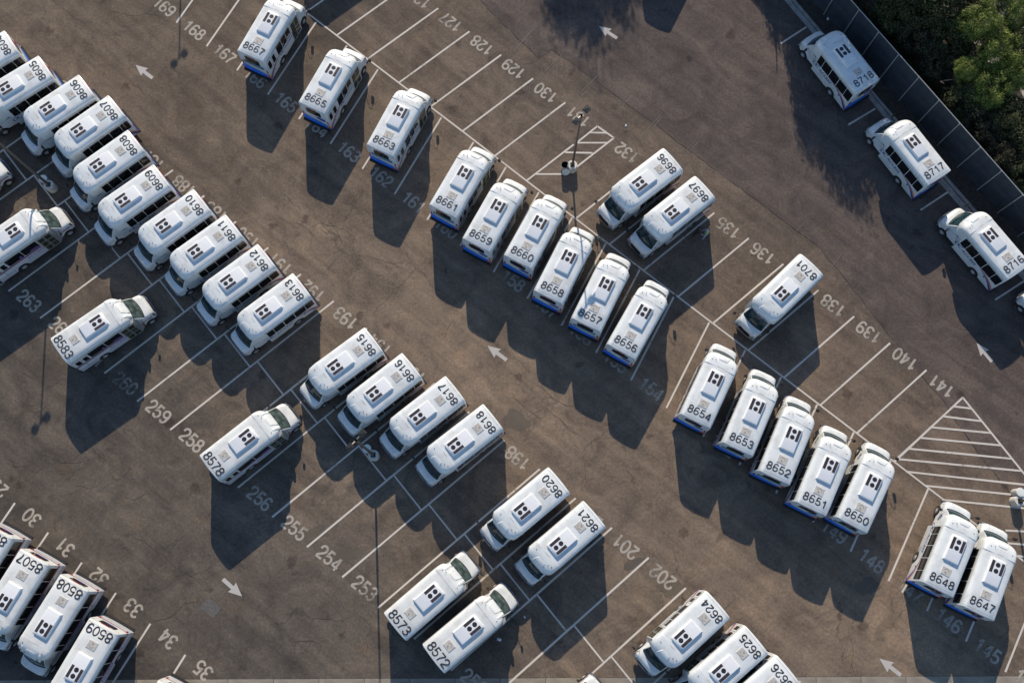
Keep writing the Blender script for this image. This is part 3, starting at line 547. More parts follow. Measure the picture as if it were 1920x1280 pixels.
# ---------------------------------------------------------------- buses (x forward, y left, z up, origin under the rear wall)
TOPRING = [(1.215,None,0),(1.235,None,.07),(1.235,1.6),(1.228,2.4),(1.208,2.86),(1.18,3.0),(1.13,3.10),(1.05,3.155),(.85,3.19),(.45,3.215),(0,3.225)]
def body_ring(x, zb, s=1.0, dz=0):
    half = []
    for p in TOPRING:
        if p[1] is None: half.append((p[0]*s, zb + p[2]))
        else: half.append((p[0]*s, max(p[1] + (dz if p[1] > 2.5 else 0), zb + .12)))
    return [(x, y, z) for y, z in half] + [(x, -y, z) for y, z in reversed(half[:-1])]
def arch_z(x, cx, r, z0):
    d = abs(x-cx); return z0 if d >= r else max(z0, .40 + math.sqrt(max(0, r*r-d*d)))
def BOW(y): return .045*(1-(y/1.235)**2)
def body_mesh(x_end, wx, mat):
    xs = [0, .05] + [wx-.52+.13*i for i in range(9)] + [2.8, 3.5, x_end-.02, x_end]
    rings = []
    for i, x in enumerate(xs):
        zb = arch_z(x, wx, .50, .42)
        rings.append(body_ring(x, zb, .985 if i == 0 else 1.0, -.03 if i == 0 else 0))
    v, f = loft(rings)
    # bowed rear wall: the flat end is replaced by a slightly curved grid
    n = len(rings[0]); f = [q for q in f if q != tuple(range(n))]; h = n//2
    v = [(x - (BOW(y) if x <= .051 else 0), y, z) for x, y, z in v]
    ny = 8; rows = []
    for i in range(h+1):
        a = v[i]; row = [i]
        if i < h:
            for k in range(1, ny):
                y = a[1]*(1-2*k/ny); v.append((-BOW(y), y, a[2])); row.append(len(v)-1)
            row.append(n-1-i)
        rows.append(row)
    for i in range(h-1):
        for k in range(ny): f.append((rows[i][k], rows[i][k+1], rows[i+1][k+1], rows[i+1][k]))
    for k in range(ny): f.append((rows[h-1][k], rows[h-1][k+1], h))
    return smooth_by_angle(me_from('body', v, f, mat), 32)

def superring(x, w, zb, zt, e, bulge=0, n=24):
    out = []
    for i in range(n+1):
        a = math.pi*i/n; c, s = math.cos(a), math.sin(a)
        y = w*math.copysign(abs(c)**e, c); z = zb + (zt-zb)*abs(s)**e
        out.append((x - bulge*(abs(y)/w)**4.2, y, z))
    return out
def cap_mesh(kind):
    if kind == 'A': st = [(4.22,1.205,2.05,3.225,.20,0),(4.55,1.20,2.05,3.215,.24,.02),(4.85,1.19,2.05,3.165,.28,.08),(5.08,1.165,2.07,3.06,.32,.17),(5.22,1.14,2.1,2.92,.35,.22),(5.31,1.11,2.14,2.76,.38,.26),(5.37,1.07,2.18,2.60,.42,.28),(5.385,1.02,2.22,2.45,.46,.28)]
    else: st = [(4.47,1.205,2.05,3.225,.20,0),(4.70,1.20,2.05,3.22,.22,.03),(4.95,1.18,2.05,3.17,.26,.10),(5.15,1.15,2.07,3.06,.3,.18),(5.29,1.12,2.1,2.90,.34,.24),(5.38,1.08,2.14,2.72,.38,.28),(5.43,1.03,2.18,2.55,.42,.30),(5.44,.98,2.22,2.42,.46,.30)]
    v, f = loft([superring(x, w, zb, zt, e, b) for x, w, zb, zt, e, b in st])
    return smooth_by_angle(me_from('roof_cap', v, f, M['white'] if kind == 'A' else M['cream']), 40)
def cap_surface(kind, x):
    st = ((4.22,3.225),(4.55,3.215),(4.85,3.165),(5.08,3.06),(5.22,2.92),(5.31,2.76)) if kind == 'A' else ((4.47,3.225),(4.70,3.22),(4.95,3.17),(5.15,3.06),(5.29,2.90),(5.38,2.72))
    for a, b in zip(st, st[1:]):
        if x <= b[0]: return a[1] + (b[1]-a[1])*(x-a[0])/(b[0]-a[0])
    return st[-1][1]
def hood_mesh(kind):
    o = 0 if kind == 'A' else .22
    fx = 5.60 + (0 if kind == 'A' else .5)*.9
    st = [(4.0,.97,1.50),(4.8,.98,1.50),(5.0,.985,1.50)]
    xs = [fx-.46+.115*i for i in range(9)]
    allx = sorted(set([4.0, 4.7] + xs + [5.8+o, 6.22+o, 6.34+o, 6.42+o, 6.455+o]))
    rings = []
    for x in allx:
        t = max(0, (x-5.6-o)/.855)
        zt = 1.50 if x < 5.5+o else 1.50 - .15*min(1,t)**1.3 - (.05 if x > 6.33+o else 0) - (.13 if x > 6.41+o else 0) - (.25 if x > 6.45+o else 0)
        w = 1.0 - .07*max(0, t)**3 - (.05 if x > 6.41+o else 0) - (.03 if x > 6.45+o else 0)
        zb = arch_z(x, fx, .44, .50)
        e = .30 if x > 5.4+o else .16
        rings.append(superring(x, w, zb, zt, e, .13*max(0, min(1, t))))
    v, f = loft(rings)
    return smooth_by_angle(me_from('hood', v, f, M['white'] if kind == 'A' else M['cream']), 38), fx
def ws_point(kind, s, v, grow=0):
    o = 0 if kind == 'A' else .16
    xb, xt = 5.73+o, 5.14+o*.8
    w = (.92+grow) + (.82-.92)*v
    x = xb + (xt-xb)*v + .15*(1-s*s) + .05*math.sin(math.pi*v)
    return (x, s*w, 1.46 + .88*v)
def ws_mesh(kind):
    vs = []; fs = []; ns, nv = 12, 6
    for j in range(nv+1):
        for i in range(ns+1):
            s = -1+2*i/ns; v = -.015+.985*j/nv
            q = ws_point(kind, s*.985, v); vs.append((q[0]+.012, q[1], q[2]+.012))
    for j in range(nv):
        for i in range(ns):
            a = j*(ns+1)+i; fs.append((a, a+1, a+ns+2, a+ns+1))
    return me_from('windshield', vs, fs, M['windshield'] if kind == 'A' else M['windshield_b'], True)
def cabtop_mesh(kind):
    rings = []
    for j in range(7):
        v = j/6; row = [ws_point(kind, -1+2*i/12, v, .035) for i in range(13)]
        w = row[-1][1]; z = row[0][2]
        rings.append([(4.1,-w,z)] + row + [(4.1,w,z)])
    v, f = loft(rings)
    return smooth_by_angle(me_from('cab', v, f, M['white'] if kind == 'A' else M['cream']), 35)

def quad_panel(mb, x0, x1, z0, z1, y, lean=0, r=.07, off=.005, pts=None):
    """rounded panel standing proud of a side wall; y signed; lean = inward shift at z1"""
    s = 1 if y > 0 else -1
    def P(x, z): return (x, y + s*off - s*lean*((z-z0)/(z1-z0)), z)
    c = [(x0+r,z0),(x1-r,z0),(x1-.02,z0+.02),(x1,z0+r),(x1,z1-r),(x1-.02,z1-.02),(x1-r,z1),(x0+r,z1),(x0+.02,z1-.02),(x0,z1-r),(x0,z0+r),(x0+.02,z0+.02)]
    if s > 0: c = c[::-1]
    return mb.poly([P(*q) for q in c])
def rear_strip(mb, ys, lo, hi, x=-.012):
    for a, c in zip(ys, ys[1:]):
        mb.add([(x-BOW(a),a,lo(a)),(x-BOW(a),a,hi(a)),(x-BOW(c),c,hi(c)),(x-BOW(c),c,lo(c))], [(0,1,2,3)])
    return mb
def lin(pts):
    def g(y):
        for p, q in zip(pts, pts[1:]):
            if y <= q[0] + 1e-9: return p[1] + (q[1]-p[1])*(y-p[0])/(q[0]-p[0])
        return pts[-1][1]
    return g
def spread(a, b, n): return [a+(b-a)*i/n for i in range(n+1)]
def rear_panel(mb, y0, y1, z0, z1, x=-.012, r=.08):
    ys = [y0, y0+r*.35, y0+r] + spread(y0+r, y1-r, 6)[1:] + [y1-r*.35, y1]
    k = lin([(y0, 1), (y0+r*.35, .4), (y0+r, 0), (y1-r, 0), (y1-r*.35, .4), (y1, 1)])
    return rear_strip(mb, ys, lambda y: z0+r*.8*k(y), lambda y: z1-r*.8*k(y), x)
def rear_panel_flat(mb, y0, y1, z0, z1, x=-.012, r=.08):
    c = [(y0+r,z0),(y1-r,z0),(y1,z0+r),(y1,z1-r),(y1-r,z1),(y0+r,z1),(y0,z1-r),(y0,z0+r)]
    return mb.poly([(x, y, z) for y, z in reversed(c)])

def side_curve_ribbon(side, pts, mat, name, off):
    """painted swoosh: list of (x, z, width)"""
    mb = MB(); y = side*(1.2375+off)
    mb.ribbon([(p[0], p[1]) for p in pts], .1, lambda X, Z: (X, y - side*max(0, (Z-2.4))*.05, Z), [p[2] for p in pts])
    if side > 0: mb.f = [tuple(reversed(f)) for f in mb.f]
    return mb.mesh(name, mat)

def text_mesh(body, size, mat, name, shear=0, space=1.0):
    cu = bpy.data.curves.new(name, 'FONT'); cu.body = body; cu.size = size; cu.align_x = 'CENTER'; cu.align_y = 'CENTER'; cu.resolution_u = 2; cu.shear = shear
    cu.space_character = space; cu.offset = size*.022
    o = bpy.data.objects.new('tmp', cu); COL.objects.link(o)
    dg = bpy.context.evaluated_depsgraph_get(); dg.update()
    me = bpy.data.meshes.new_from_object(o.evaluated_get(dg)); me.name = name
    me.materials.clear(); me.materials.append(mat)
    bpy.data.objects.remove(o); bpy.data.curves.remove(cu)
    return me

wheel_t = MB(); wheel_t.cyl((0,-.125,0), .385, .25, 'y', 24); WT = smooth_by_angle(wheel_t.mesh('tyre', M['rubber']), 40)
wh = MB(); wh.cyl((0,.09,0), .225, .045, 'y', 16, r2=.20); wh.cyl((0,.135,0), .085, .03, 'y', 10, r2=.06)
for k in range(6):
    a = k*math.pi/3; wh.cyl((.15*math.cos(a), .135, .15*math.sin(a)), .02, .015, 'y', 6)
WH = wh.mesh('rim', M['hub'])
ws_ = MB()
for k in range(5):
    a = k*2*math.pi/5+.3; ws_.cyl((.145*math.cos(a), .138, .145*math.sin(a)), .036, .004, 'y', 8)
WS = ws_.mesh('rim_hole', M['black'])

def make_bus(kind):
    """returns list of (name, mesh, location, children)"""
    W_ = M['white'] if kind == 'A' else M['cream']
    P = []
    xe = 4.28 if kind == 'A' else 4.48
    wx = 1.82 if kind == 'A' else 1.9
    P.append(('body', body_mesh(xe, wx, W_), (0,0,0), []))
    cap_ch = []
    seam = MB(); xs = xe-.012
    ring = body_ring(xs, .42)
    seg = [(p[1]*1.0018, p[2]+.003) for p in ring if p[2] > 2.9]
    for a, b in zip(seg, seg[1:]): seam.add([(xs-.012,a[0],a[1]),(xs+.012,a[0],a[1]),(xs+.012,b[0],b[1]),(xs-.012,b[0],b[1])], [(0,3,2,1)])
    P.append(('roof_joint', seam.mesh('roof_joint', M['hatch_ring']), (0,0,0), [])); seam = MB(); xr = .13
    for a, b in zip(seg, seg[1:]): seam.add([(xr-.008,a[0],a[1]),(xr+.008,a[0],a[1]),(xr+.008,b[0],b[1]),(xr-.008,b[0],b[1])], [(0,3,2,1)])
    P.append(('roof_joint', seam.mesh('roof_joint', M['hatch_ring']), (0,0,0), []))
    for s in (1, -1):
        m = MB(); m.box(.15, xe-.05, s*1.222-.012, s*1.222+.012, 2.755, 2.775); m.box(.15, xe-.05, s*1.205-.012, s*1.205+.012, 2.89, 2.90)
        P.append(('drip_rail', m.mesh('drip_rail', M['hatch_ring']), (0,0,0), []))
    # roof cap with lights
    for y in (-.78, .78):
        m = MB(); x = xe+.32; m.cyl((x, y, cap_surface(kind, x)-.03), .035, .06, n=8, r2=.025)
        cap_ch.append(('marker_lamp', m.mesh('marker_lamp', M['black'])))
    m = MB(); x = xe+.42; m.tube((x, .52, cap_surface(kind, x)-.02), (x-.03, .52, cap_surface(kind, x)+.16), .014, 6); m.cyl((x, .52, cap_surface(kind, x)-.03), .03, .05, n=8)
    cap_ch.append(('antenna', m.mesh('antenna', M['chrome'])))
    m = MB()
    for y in (-.17, 0, .17): x = xe+.86; m.cyl((x, y, cap_surface(kind, x)-.03), .038, .05, n=8, r2=.03)
    cap_ch.append(('clearance_lights', m.mesh('clearance_lights', M['amber'] if kind == 'A' else M['black'])))
    # raised centre of the cap
    m = MB(); rows = []
    x0, x1 = xe+.52, xe+1.0
    for i in range(7):
        x = x0+(x1-x0)*i/6; t = i/6; w0 = .30+.16*t; up = .012+.034*math.sin(math.pi*min(1,t*.8+.1))
        rows.append([(x, -w0-.05, cap_surface(kind,x)-.03), (x, -w0, cap_surface(kind,x)+up-.004*w0), (x, 0, cap_surface(kind,x)+up+.012), (x, w0, cap_surface(kind,x)+up-.004*w0), (x, w0+.05, cap_surface(kind,x)-.03)])
    v, f = loft(rows)
    cap_ch.append(('cap_moulding', smooth_by_angle(me_from('cap_moulding', v, f, W_), 30)))
    if kind == 'B':
        for y in (-.68, .68):
            m = MB(); rows = []
            for i in range(7):
                x = xe+.35+.62*i/6; h = .07*math.sin(math.pi*i/6)**.7+.002; zz = cap_surface(kind, x) - .035
                rows.append([(x,y-.13,zz-.03),(x,y-.08,zz+h*.7),(x,y,zz+h),(x,y+.08,zz+h*.7),(x,y+.13,zz-.03)])
            v, f = loft(rows); cap_ch.append(('cap_scoop', smooth_by_angle(me_from('cap_scoop', v, f, W_), 40)))
    if kind == 'A':
        tm = LOGO_F
        cap_ch.append(('front_lettering', tm))
    P.append(('roof_cap', cap_mesh(kind), (0,0,0), cap_ch))
    # cab, hood
    hm, fx = hood_mesh(kind)
    o = 0 if kind == 'A' else .22
    hch = []
    gm = MB(); gm.box(6.40+o, 6.475+o, -.50, .50, .70, 1.02)
    for i in range(4): gm.box(6.47+o, 6.49+o, -.5, .5, .72+.08*i, .75+.08*i)
    hch.append(('front_grille', gm.mesh('front_grille', M['black'])))
    for s in (1,-1):
        m = MB(); m.taper((6.27+o,6.42+o,min(s*.56,s*.86),max(s*.56,s*.86),.76), (6.25+o,6.40+o,min(s*.56,s*.84),max(s*.56,s*.84),1.03)); hch.append(('headlight', m.mesh('headlight', M['lamp_glass'])))
        m = MB(); m.box(6.06+o, 6.16+o, s*.985-.012, s*.985+.012, .98, 1.03); hch.append(('turn_signal', m.mesh('turn_signal', M['amber'])))
        m = MB(); m.ribbon([(5.72+o,s*.66),(6.0+o,s*.63),(6.36+o,s*.56)], .014, lambda X, Y: (X, Y, 1.495-.15*max(0,(X-5.6-o)/.855)**1.3-.006)); hch.append(('hood_crease', m.mesh('hood_crease', M['hatch_ring'])))
    m = MB(); m.ribbon([(5.885+o*.75-.15*(abs(y)/.92)**2, y) for y in (-.86,-.6,-.3,0,.3,.6,.86)], .045, lambda X, Y: (X+.02, Y, 1.50-.06*abs(Y)**3)); hch.append(('wiper_cowl', m.mesh('wiper_cowl', M['black'])))
    m = MB(); m.ribbon([(5.25,-1.0),(5.25,-1.0)], .01); 
    P.append(('hood', hm, (0,0,0), hch))
    P.append(('cab', cabtop_mesh(kind), (0,0,0), []))
    P.append(('windshield', ws_mesh(kind), (0,0,0), []))
    # dash clutter seen through glass is in the glass material; cab side windows
    for s in (1,-1):
        m = MB(); y0 = s*.945; y1 = s*.835
        xs_ = (4.55, 5.52+o*.8, 5.22+o*.7, 4.62)
        q = [(xs_[0],y0,1.50),(xs_[1],y0*.99,1.50),(xs_[2],y1,2.14),(xs_[3],y1+s*.005,2.14)]
        q = [(x, y+s*.01, z) for x, y, z in q]
        if s < 0: q = q[::-1]
        m.poly(q[::-1]); P.append(('cab_window', m.mesh('cab_window', M['sidewin']), (0,0,0), []))
    m = MB(); m.ribbon([(4.45,.55),(4.45,1.45),(5.30,1.45),(5.34,1.0)], .015, lambda X, Z: (X, .992, Z)); m.box(4.52,4.66,.985,1.01,1.22,1.25); P.append(('door_outline', m.mesh('door_outline', M['hatch_ring']), (0,0,0), []))
    # bumpers
    m = MB(); rows = []
    for i in range(9):
        y = -1+2*i/8; x = 6.50+o-.17*abs(y)**3; rows.append([(x-.16,y*1.0,.42),(x+.06,y*1.0,.42),(x+.08,y*1.0,.60),(x+.05,y*.99,.66),(x-.16,y*.99,.66)])
    v, f = loft([r+[r[0]] for r in rows], False, False); P.append(('front_bumper', smooth_by_angle(me_from('front_bumper', v, f, M['chrome'] if kind == 'A' else M['chrome']), 30), (0,0,0), []))
    m = MB(); m.taper((-.20,.0,-1.2,1.2,.36),(-.18,.0,-1.2,1.2,.54)); P.append(('rear_bumper', m.mesh('rear_bumper', M['black']), (0,0,0), []))
    # side windows
    win = []
    if kind == 'A':
        Lw = [(.13,.78),(.84,1.72),(1.79,2.66),(2.73,3.55),(3.61,4.14)]
        Rw = [(3.02,3.60,1.70,2.68),(2.34,2.97,1.66,2.70),(1.58,2.29,1.66,2.70),(.84,1.20,1.62,2.52),(.22,.58,1.62,2.52)]
    else:
        Lw = [(.20,1.15),(1.22,2.10),(2.17,3.05),(3.12,3.95),(4.02,4.40)]
        Rw = [(2.70,3.98,1.72,2.66),(1.36,2.66,1.72,2.66),(.84,1.22,1.74,2.46),(.24,.62,1.74,2.46)]
    for a, b in Lw:
        m = MB(); quad_panel(m, a-.01, b+.01, 1.66, 2.70, 1.237, .010); P.append(('side_window', m.mesh('side_window', M['sidewin']), (0,0,0), []))
    for a, b, c, d in Rw:
        m = MB(); quad_panel(m, a, b, c, d, -1.237, .010); P.append(('side_window', m.mesh('side_window', M['sidewin']), (0,0,0), []))
    if kind == 'B' :
        m = MB(); m.add([(3.2,-1.2455,1.84),(3.9,-1.2455,1.84),(3.9,-1.2455,1.96),(3.2,-1.2455,1.96)],[(0,1,2,3)]); m.add([(2.3,-1.2455,1.86),(2.5,-1.2455,1.86),(2.5,-1.2455,2.05),(2.3,-1.2455,2.05)],[(0,1,2,3)])
        P.append(('window_sticker', m.mesh('window_sticker', M['purple']), (0,0,0), []))
    else:
        m = MB(); m.add([(3.05,-1.2455,1.84),(3.5,-1.2455,1.84),(3.5,-1.2455,1.98),(3.05,-1.2455,1.98)],[(0,1,2,3)]); m.cyl((2.42,-1.2455,1.98), .07, .001, 'y', 10)
        P.append(('window_sticker', m.mesh('window_sticker', M['decal_white']), (0,0,0), []))
    # lift door outline on the right, fuel flap on the left
    m = MB(); m.ribbon([(.10,.75),(.10,2.62),(1.32,2.62),(1.32,.75)], .018, lambda X, Z: (X, -1.242+.0*Z, Z)); m.box(.71,.74,-1.25,-1.238,.75,2.6); m.f = m.f
    P.append(('lift_door_outline', m.mesh('lift_door_outline', M['hatch_ring']), (0,0,0), []))
    m = MB(); quad_panel(m, 1.02, 1.17, 1.12, 1.26, 1.236, 0, .03); P.append(('fuel_flap', m.mesh('fuel_flap', M['black']), (0,0,0), []))
    # passenger door
    if kind == 'A': d0, d1, out, wing = 3.72, 4.92, -1.235, 4.92
    else: d0, d1, out, wing = 4.02, 5.20, -1.26, 5.22
    ch = []
    m = MB(); m.box(d0, d1, out, out+.10, .45, 2.66); m.taper((d1-.05,d1+.0,out,-.80,.45),(d1-.05,d1+.0,out,-.80,2.66)); m.box(xe-.02, d1, out+.05, -.9, 2.6, 2.68)
    if kind == 'B': m.add([(d1,out,.5),(d1,out,2.62),(5.40,-.92,2.62),(5.55,-.95,.5)], [(0,1,2,3)]); m.add([(d1,out,2.62),(5.40,-.92,2.62),(4.6,-.9,2.66),(4.6,out,2.66)], [(0,1,2,3)])
    else: m.add([(d1,out,.5),(d1,out,2.6),(5.15,-.92,2.6),(5.2,-.97,.5)], [(0,1,2,3)]); m.add([(d1,out,2.6),(5.15,-.92,2.6),(4.6,-.9,2.66),(4.6,out,2.66)], [(0,1,2,3)])
    leafw = (d1-d0-.16)/2
    for k in range(2):
        a = d0+.06+k*(leafw+.04)
        for j in range(3 if kind == 'B' else 2):
            nj = 3 if kind == 'B' else 2; h = (2.05)/nj; z = .52+j*h
            mm = MB(); quad_panel(mm, a+.04, a+leafw-.04, z+.03, z+h-.04, out, 0, .03, .008); ch.append(('door_pane', mm.mesh('door_pane', M['doorglass'])))
    mm = MB(); mm.box(d0+.5*(d1-d0)-.02, d0+.5*(d1-d0)+.02, out-.02, out, .5, 2.6); ch.append(('door_seal', mm.mesh('door_seal', M['black'])))
    P.append(('passenger_door', m.mesh('passenger_door', M['alu'] if kind == 'B' else W_), (0,0,0), ch))
    if kind == 'A':
        m = MB()
        for xx in (d0, d0+.57, d1-.03): m.box(xx-.02, xx+.04, out-.012, out, .47, 2.64)
        m.box(d0, d1, out-.012, out, 2.58, 2.64); P.append(('door_frame', m.mesh('door_frame', M['alu']), (0,0,0), []))
    # livery
    if kind == 'A':
        for s in (1,-1):
            P.append(('blue_swoosh', side_curve_ribbon(s, [(2.35,1.66,.015),(1.8,1.58,.05),(1.2,1.42,.09),(.7,1.18,.14),(.35,.90,.19),(.0,.56,.24)], M['navy'], 'blue_swoosh', .002), (0,0,0), []))
            P.append(('orange_swoosh', side_curve_ribbon(s, [(2.1,1.69,.02),(1.5,1.60,.05),(.95,1.45,.09),(.5,1.22,.13),(.2,.98,.16),(.0,.80,.18)], M['orange'], 'orange_swoosh', .004), (0,0,0), []))
        P.append(('side_lettering', LOGO_L, (0,0,0), [])); P.append(('side_lettering', LOGO_R, (0,0,0), []))
    else:
        for s in (1,-1):
            m = MB(); a, b = (.0, xe-.02) if s > 0 else (.0, 3.98)
            m.box(a, b, s*1.2375-.004, s*1.2375+.004, 1.52, 1.67); P.append(('maroon_stripe', m.mesh('maroon_stripe', M['maroon']), (0,0,0), []))
            m = MB(); m.box(a, b, s*1.2375-.003, s*1.2375+.004, 1.475, 1.505); m.box(a, b, s*1.2375-.003, s*1.2375+.004, .92, .94); P.append(('pinstripe', m.mesh('pinstripe', M['navy']), (0,0,0), []))
            m = MB(); m.box(4.5 if s>0 else 5.6, 6.35, s*.995-.004, s*1.0+.006, 1.02, 1.14); P.append(('maroon_stripe', m.mesh('maroon_stripe', M['maroon']), (0,0,0), []))
            m = MB(); m.box(a+.02, wx-.55, s*1.236-.004, s*1.236+.0035, .50, .88); P.append(('skirt_panel', m.mesh('skirt_panel', M['silver']), (0,0,0), [])); m = MB(); m.box(wx+.55, b, s*1.236-.004, s*1.236+.0035, .50, .88); P.append(('skirt_panel', m.mesh('skirt_panel', M['silver']), (0,0,0), []))
        P.append(('side_lettering', LOGO_PL, (0,0,0), [])); P.append(('side_lettering', LOGO_PR, (0,0,0), []))
    # rear wall
    m = MB(); rear_panel(m, -.64, .64, 2.0, 2.80, -.008, .14); rw = m.mesh('rear_window', M['sidewin'])
    P.append(('rear_window', rw, (0,0,0), []))
    if kind == 'A':
        m = MB(); rear_strip(m, spread(-1.21, 1.21, 12), lambda y: .54, lin([(-1.21,.84),(-.8,.96),(-.2,1.14),(.4,1.22),(1.21,1.26)]), -.010); P.append(('blue_rear_band', m.mesh('blue_rear_band', M['blue']), (0,0,0), []))
        g_ = lin([(-1.21,.87),(-.8,1.0),(-.2,1.19),(.4,1.27),(1.21,1.31)])
        m = MB(); rear_strip(m, spread(-1.2, 1.2, 12), g_, lambda y: g_(y)+.035, -.011); P.append(('rear_pinstripe', m.mesh('rear_pinstripe', M['navy']), (0,0,0), []))
        m = MB(); rear_strip(m, spread(-1.2, -.82, 4), lin([(-1.2,.60),(-.82,.62)]), lin([(-1.2,1.25),(-1.0,.95),(-.82,.63)]), -.013); P.append(('orange_rear_flash', m.mesh('orange_rear_flash', M['orange']), (0,0,0), []))
    else:
        m = MB(); rear_strip(m, spread(-1.2, 1.2, 12), lambda y: 1.52, lambda y: 1.67, -.010); P.append(('rear_stripe', m.mesh('rear_stripe', M['maroon']), (0,0,0), []))
        m = MB(); rear_strip(m, spread(-.35, .45, 5), lambda y: 1.98, lin([(-.35,2.16),(0,2.24),(.45,2.10)]), -.016); P.append(('rear_logo', m.mesh('rear_logo', M['purple']), (0,0,0), []))
        m = MB(); rear_panel(m, -1.15, 1.15, .62, 1.30, -.011, .03); P.append(('rear_door', m.mesh('rear_door', M['silver']), (0,0,0), []))
    for s in (1,-1):
        m = MB(); m.box(-.05,-.005, s*1.08-.05, s*1.08+.05, 1.30, 1.52); m.box(-.05,-.005, s*1.08-.05, s*1.08+.05, 1.58, 1.68); P.append(('tail_light', m.mesh('tail_light', M['red']), (0,0,0), []))
    m = MB(); m.box(-.07,-.01,-.35,.35,2.90,2.94); m.box(-.035,-.01,-1.02,-.98,2.78,2.83); m.box(-.035,-.01,.98,1.02,2.78,2.83); P.append(('rear_marker', m.mesh('rear_marker', M['red']), (0,0,0), []))
    # wheels
    for x, y, n in ((wx,1.07,'wheel'),(wx,-1.07,'wheel'),(fx,.93,'wheel'),(fx,-.93,'wheel')):
        P.append(('wheel', None, (x, y, .385), [('tyre', WT), ('rim', WH), ('rim_hole', WS)]))
    # wheel wells closed in black
    for x, yy in ((wx,1.2),(fx,.96)):
        m = MB(); m.box(x-.5, x+.5, -yy, yy, .55, .60); P.append(('underbody', m.mesh('underbody', M['black']), (0,0,0), []))
    m = MB(); m.box(.2, 6.0, -.55, .55, .30, .44); P.append(('underbody', m.mesh('underbody', M['black']), (0,0,0), []))
    # roof hatch
    m = MB(); m.taper((1.06,1.64,-.34,.34,3.20),(1.09,1.61,-.31,.31,3.258)); hr = MB()
    hr.ribbon(arc(1.33,0,.20,.17,-75,75,10), .035, lambda X, Y: (X, Y, 3.262)); hr.ribbon([(1.16,-.03),(1.30,.02),(1.22,.10)], .05, lambda X, Y: (X, Y, 3.263))
    hs = MB(); hs.taper((1.03,1.67,-.37,.37,3.18),(1.05,1.65,-.35,.35,3.236))
    P.append(('roof_hatch', m.mesh('roof_hatch', M['hatch']), (0,0,0), [('hatch_rib', hr.mesh('hatch_rib', M['hatch_ring'])), ('hatch_frame', hs.mesh('hatch_frame', W_))]))
    # roof air conditioner
    m = MB(); m.taper((2.03,3.95,-.57,.57,3.19),(2.04,3.93,-.565,.565,3.235)); ub = m.mesh('unit_base', M['unit'])
    rows = []
    for x, w, h in ((2.06,.53,.08),(2.09,.525,.155),(2.16,.515,.175),(3.74,.515,.175),(3.84,.50,.165),(3.91,.46,.125),(3.93,.42,.06)):
        z0 = 3.215; rows.append([(x,-w-.02,z0),(x,-w,z0+h*.8),(x,-w+.04,z0+h),(x,0,z0+h+.012),(x,w-.04,z0+h),(x,w,z0+h*.8),(x,w+.02,z0)])
    v, f = loft(rows); um = smooth_by_angle(me_from('roof_air_conditioner', v, f, M['unit']), 30)
    ch = [('unit_base', ub)]
    for s in (1,-1):
        m = MB(); m.box(2.90, 3.76, s*.345-.105, s*.345+.105, 3.38, 3.3965)
        for k in range(9): m.box(2.92+k*.095, 2.935+k*.095, s*.345-.10, s*.345+.10, 3.3965, 3.406)
        ch.append(('condenser_grille', m.mesh('condenser_grille', M['grille'])))
    for x in (3.09, 3.53):
        m = MB(); m.cyl((x,0,3.38), .165, .024, n=18)
        for k in range(4): m.cyl((x,0,3.404), .15-.035*k, .002+.002*k, n=16, cap=True)
        ch.append(('fan', m.mesh('fan', M['fan'])))
    P.append(('roof_air_conditioner', um, (0,0,0), ch))
    # mirrors on arms
    for s in (1,-1):
        m = MB(); bx, by = (5.95+o*.5, .96) if kind == 'A' else (6.1, .96)
        if kind == 'A':
            if s < 0: m.tube((bx,s*by,1.25),(bx+.18,s*(by+.14),1.75),.018,6); m.tube((bx+.18,s*(by+.14),1.75),(bx+.22,s*(by+.36),1.80),.018,6); m.tube((bx+.22,s*(by+.36),1.80),(bx+.20,s*(by+.42),1.45),.018,6); hd = (bx+.20, s*(by+.44), 1.36)
            else: m.tube((5.45,s*.93,1.5),(5.48,s*1.22,1.52),.018,6); hd = (5.48, s*1.26, 1.50)
        else:
            m.tube((5.55,s*.95,1.45),(5.62,s*1.18,1.55),.02,6); hd = (5.62, s*1.24, 1.52)
            if s < 0: m.tube((6.45,s*.9,1.2),(6.6,s*1.06,1.5),.018,6); m.taper((6.54,6.66,s*1.09-.08,s*1.09+.08,1.42),(6.55,6.65,s*1.09-.08,s*1.09+.08,1.62))
        m2 = MB(); m2.taper((hd[0]-.05,hd[0]+.06,hd[1]-.10,hd[1]+.10,hd[2]-.16),(hd[0]-.06,hd[0]+.07,hd[1]-.10,hd[1]+.10,hd[2]+.17))
        P.append(('mirror_arm', m.mesh('mirror_arm', M['black']), (0,0,0), [('mirror_head', m2.mesh('mirror_head', M['black']))]))
    return P

# lettering shared by all buses
def placed(me, mat4):
    me = me.copy(); me.transform(mat4); return me
def side_logo(col, y, xc, zc, size):
    """ring and leaning letters as in the photograph: OC, then ACCESS"""
    mb = MB()
    big = text_mesh('OC', size*1.35, col, 'l1', .35, .72); sm_ = text_mesh('ACCESS', size, col, 'l2', .35, 1.0)
    A = Matrix.Translation((-size*2.2, size*.12, 0)); B_ = Matrix.Translation((size*.75, 0, 0))
    v = []; f = []
    for me, T in ((big, A), (sm_, B_)):
        n = len(v); v += [T @ p.co for p in me.vertices]; f += [tuple(i+n for i in q.vertices) for q in me.polygons]
    if y > 0: T2 = Matrix(((-1,0,0,xc),(0,0,1,y),(0,1,0,zc),(0,0,0,1)))
    else: T2 = Matrix(((1,0,0,xc),(0,0,-1,y),(0,1,0,zc),(0,0,0,1)))
    return me_from('side_lettering', [T2 @ p for p in v], f, col)
LOGO_L = side_logo(M['dkblue'], 1.243, 3.25, 1.32, .42)
LOGO_R = side_logo(M['dkblue'], -1.243, 2.75, 1.36, .34)
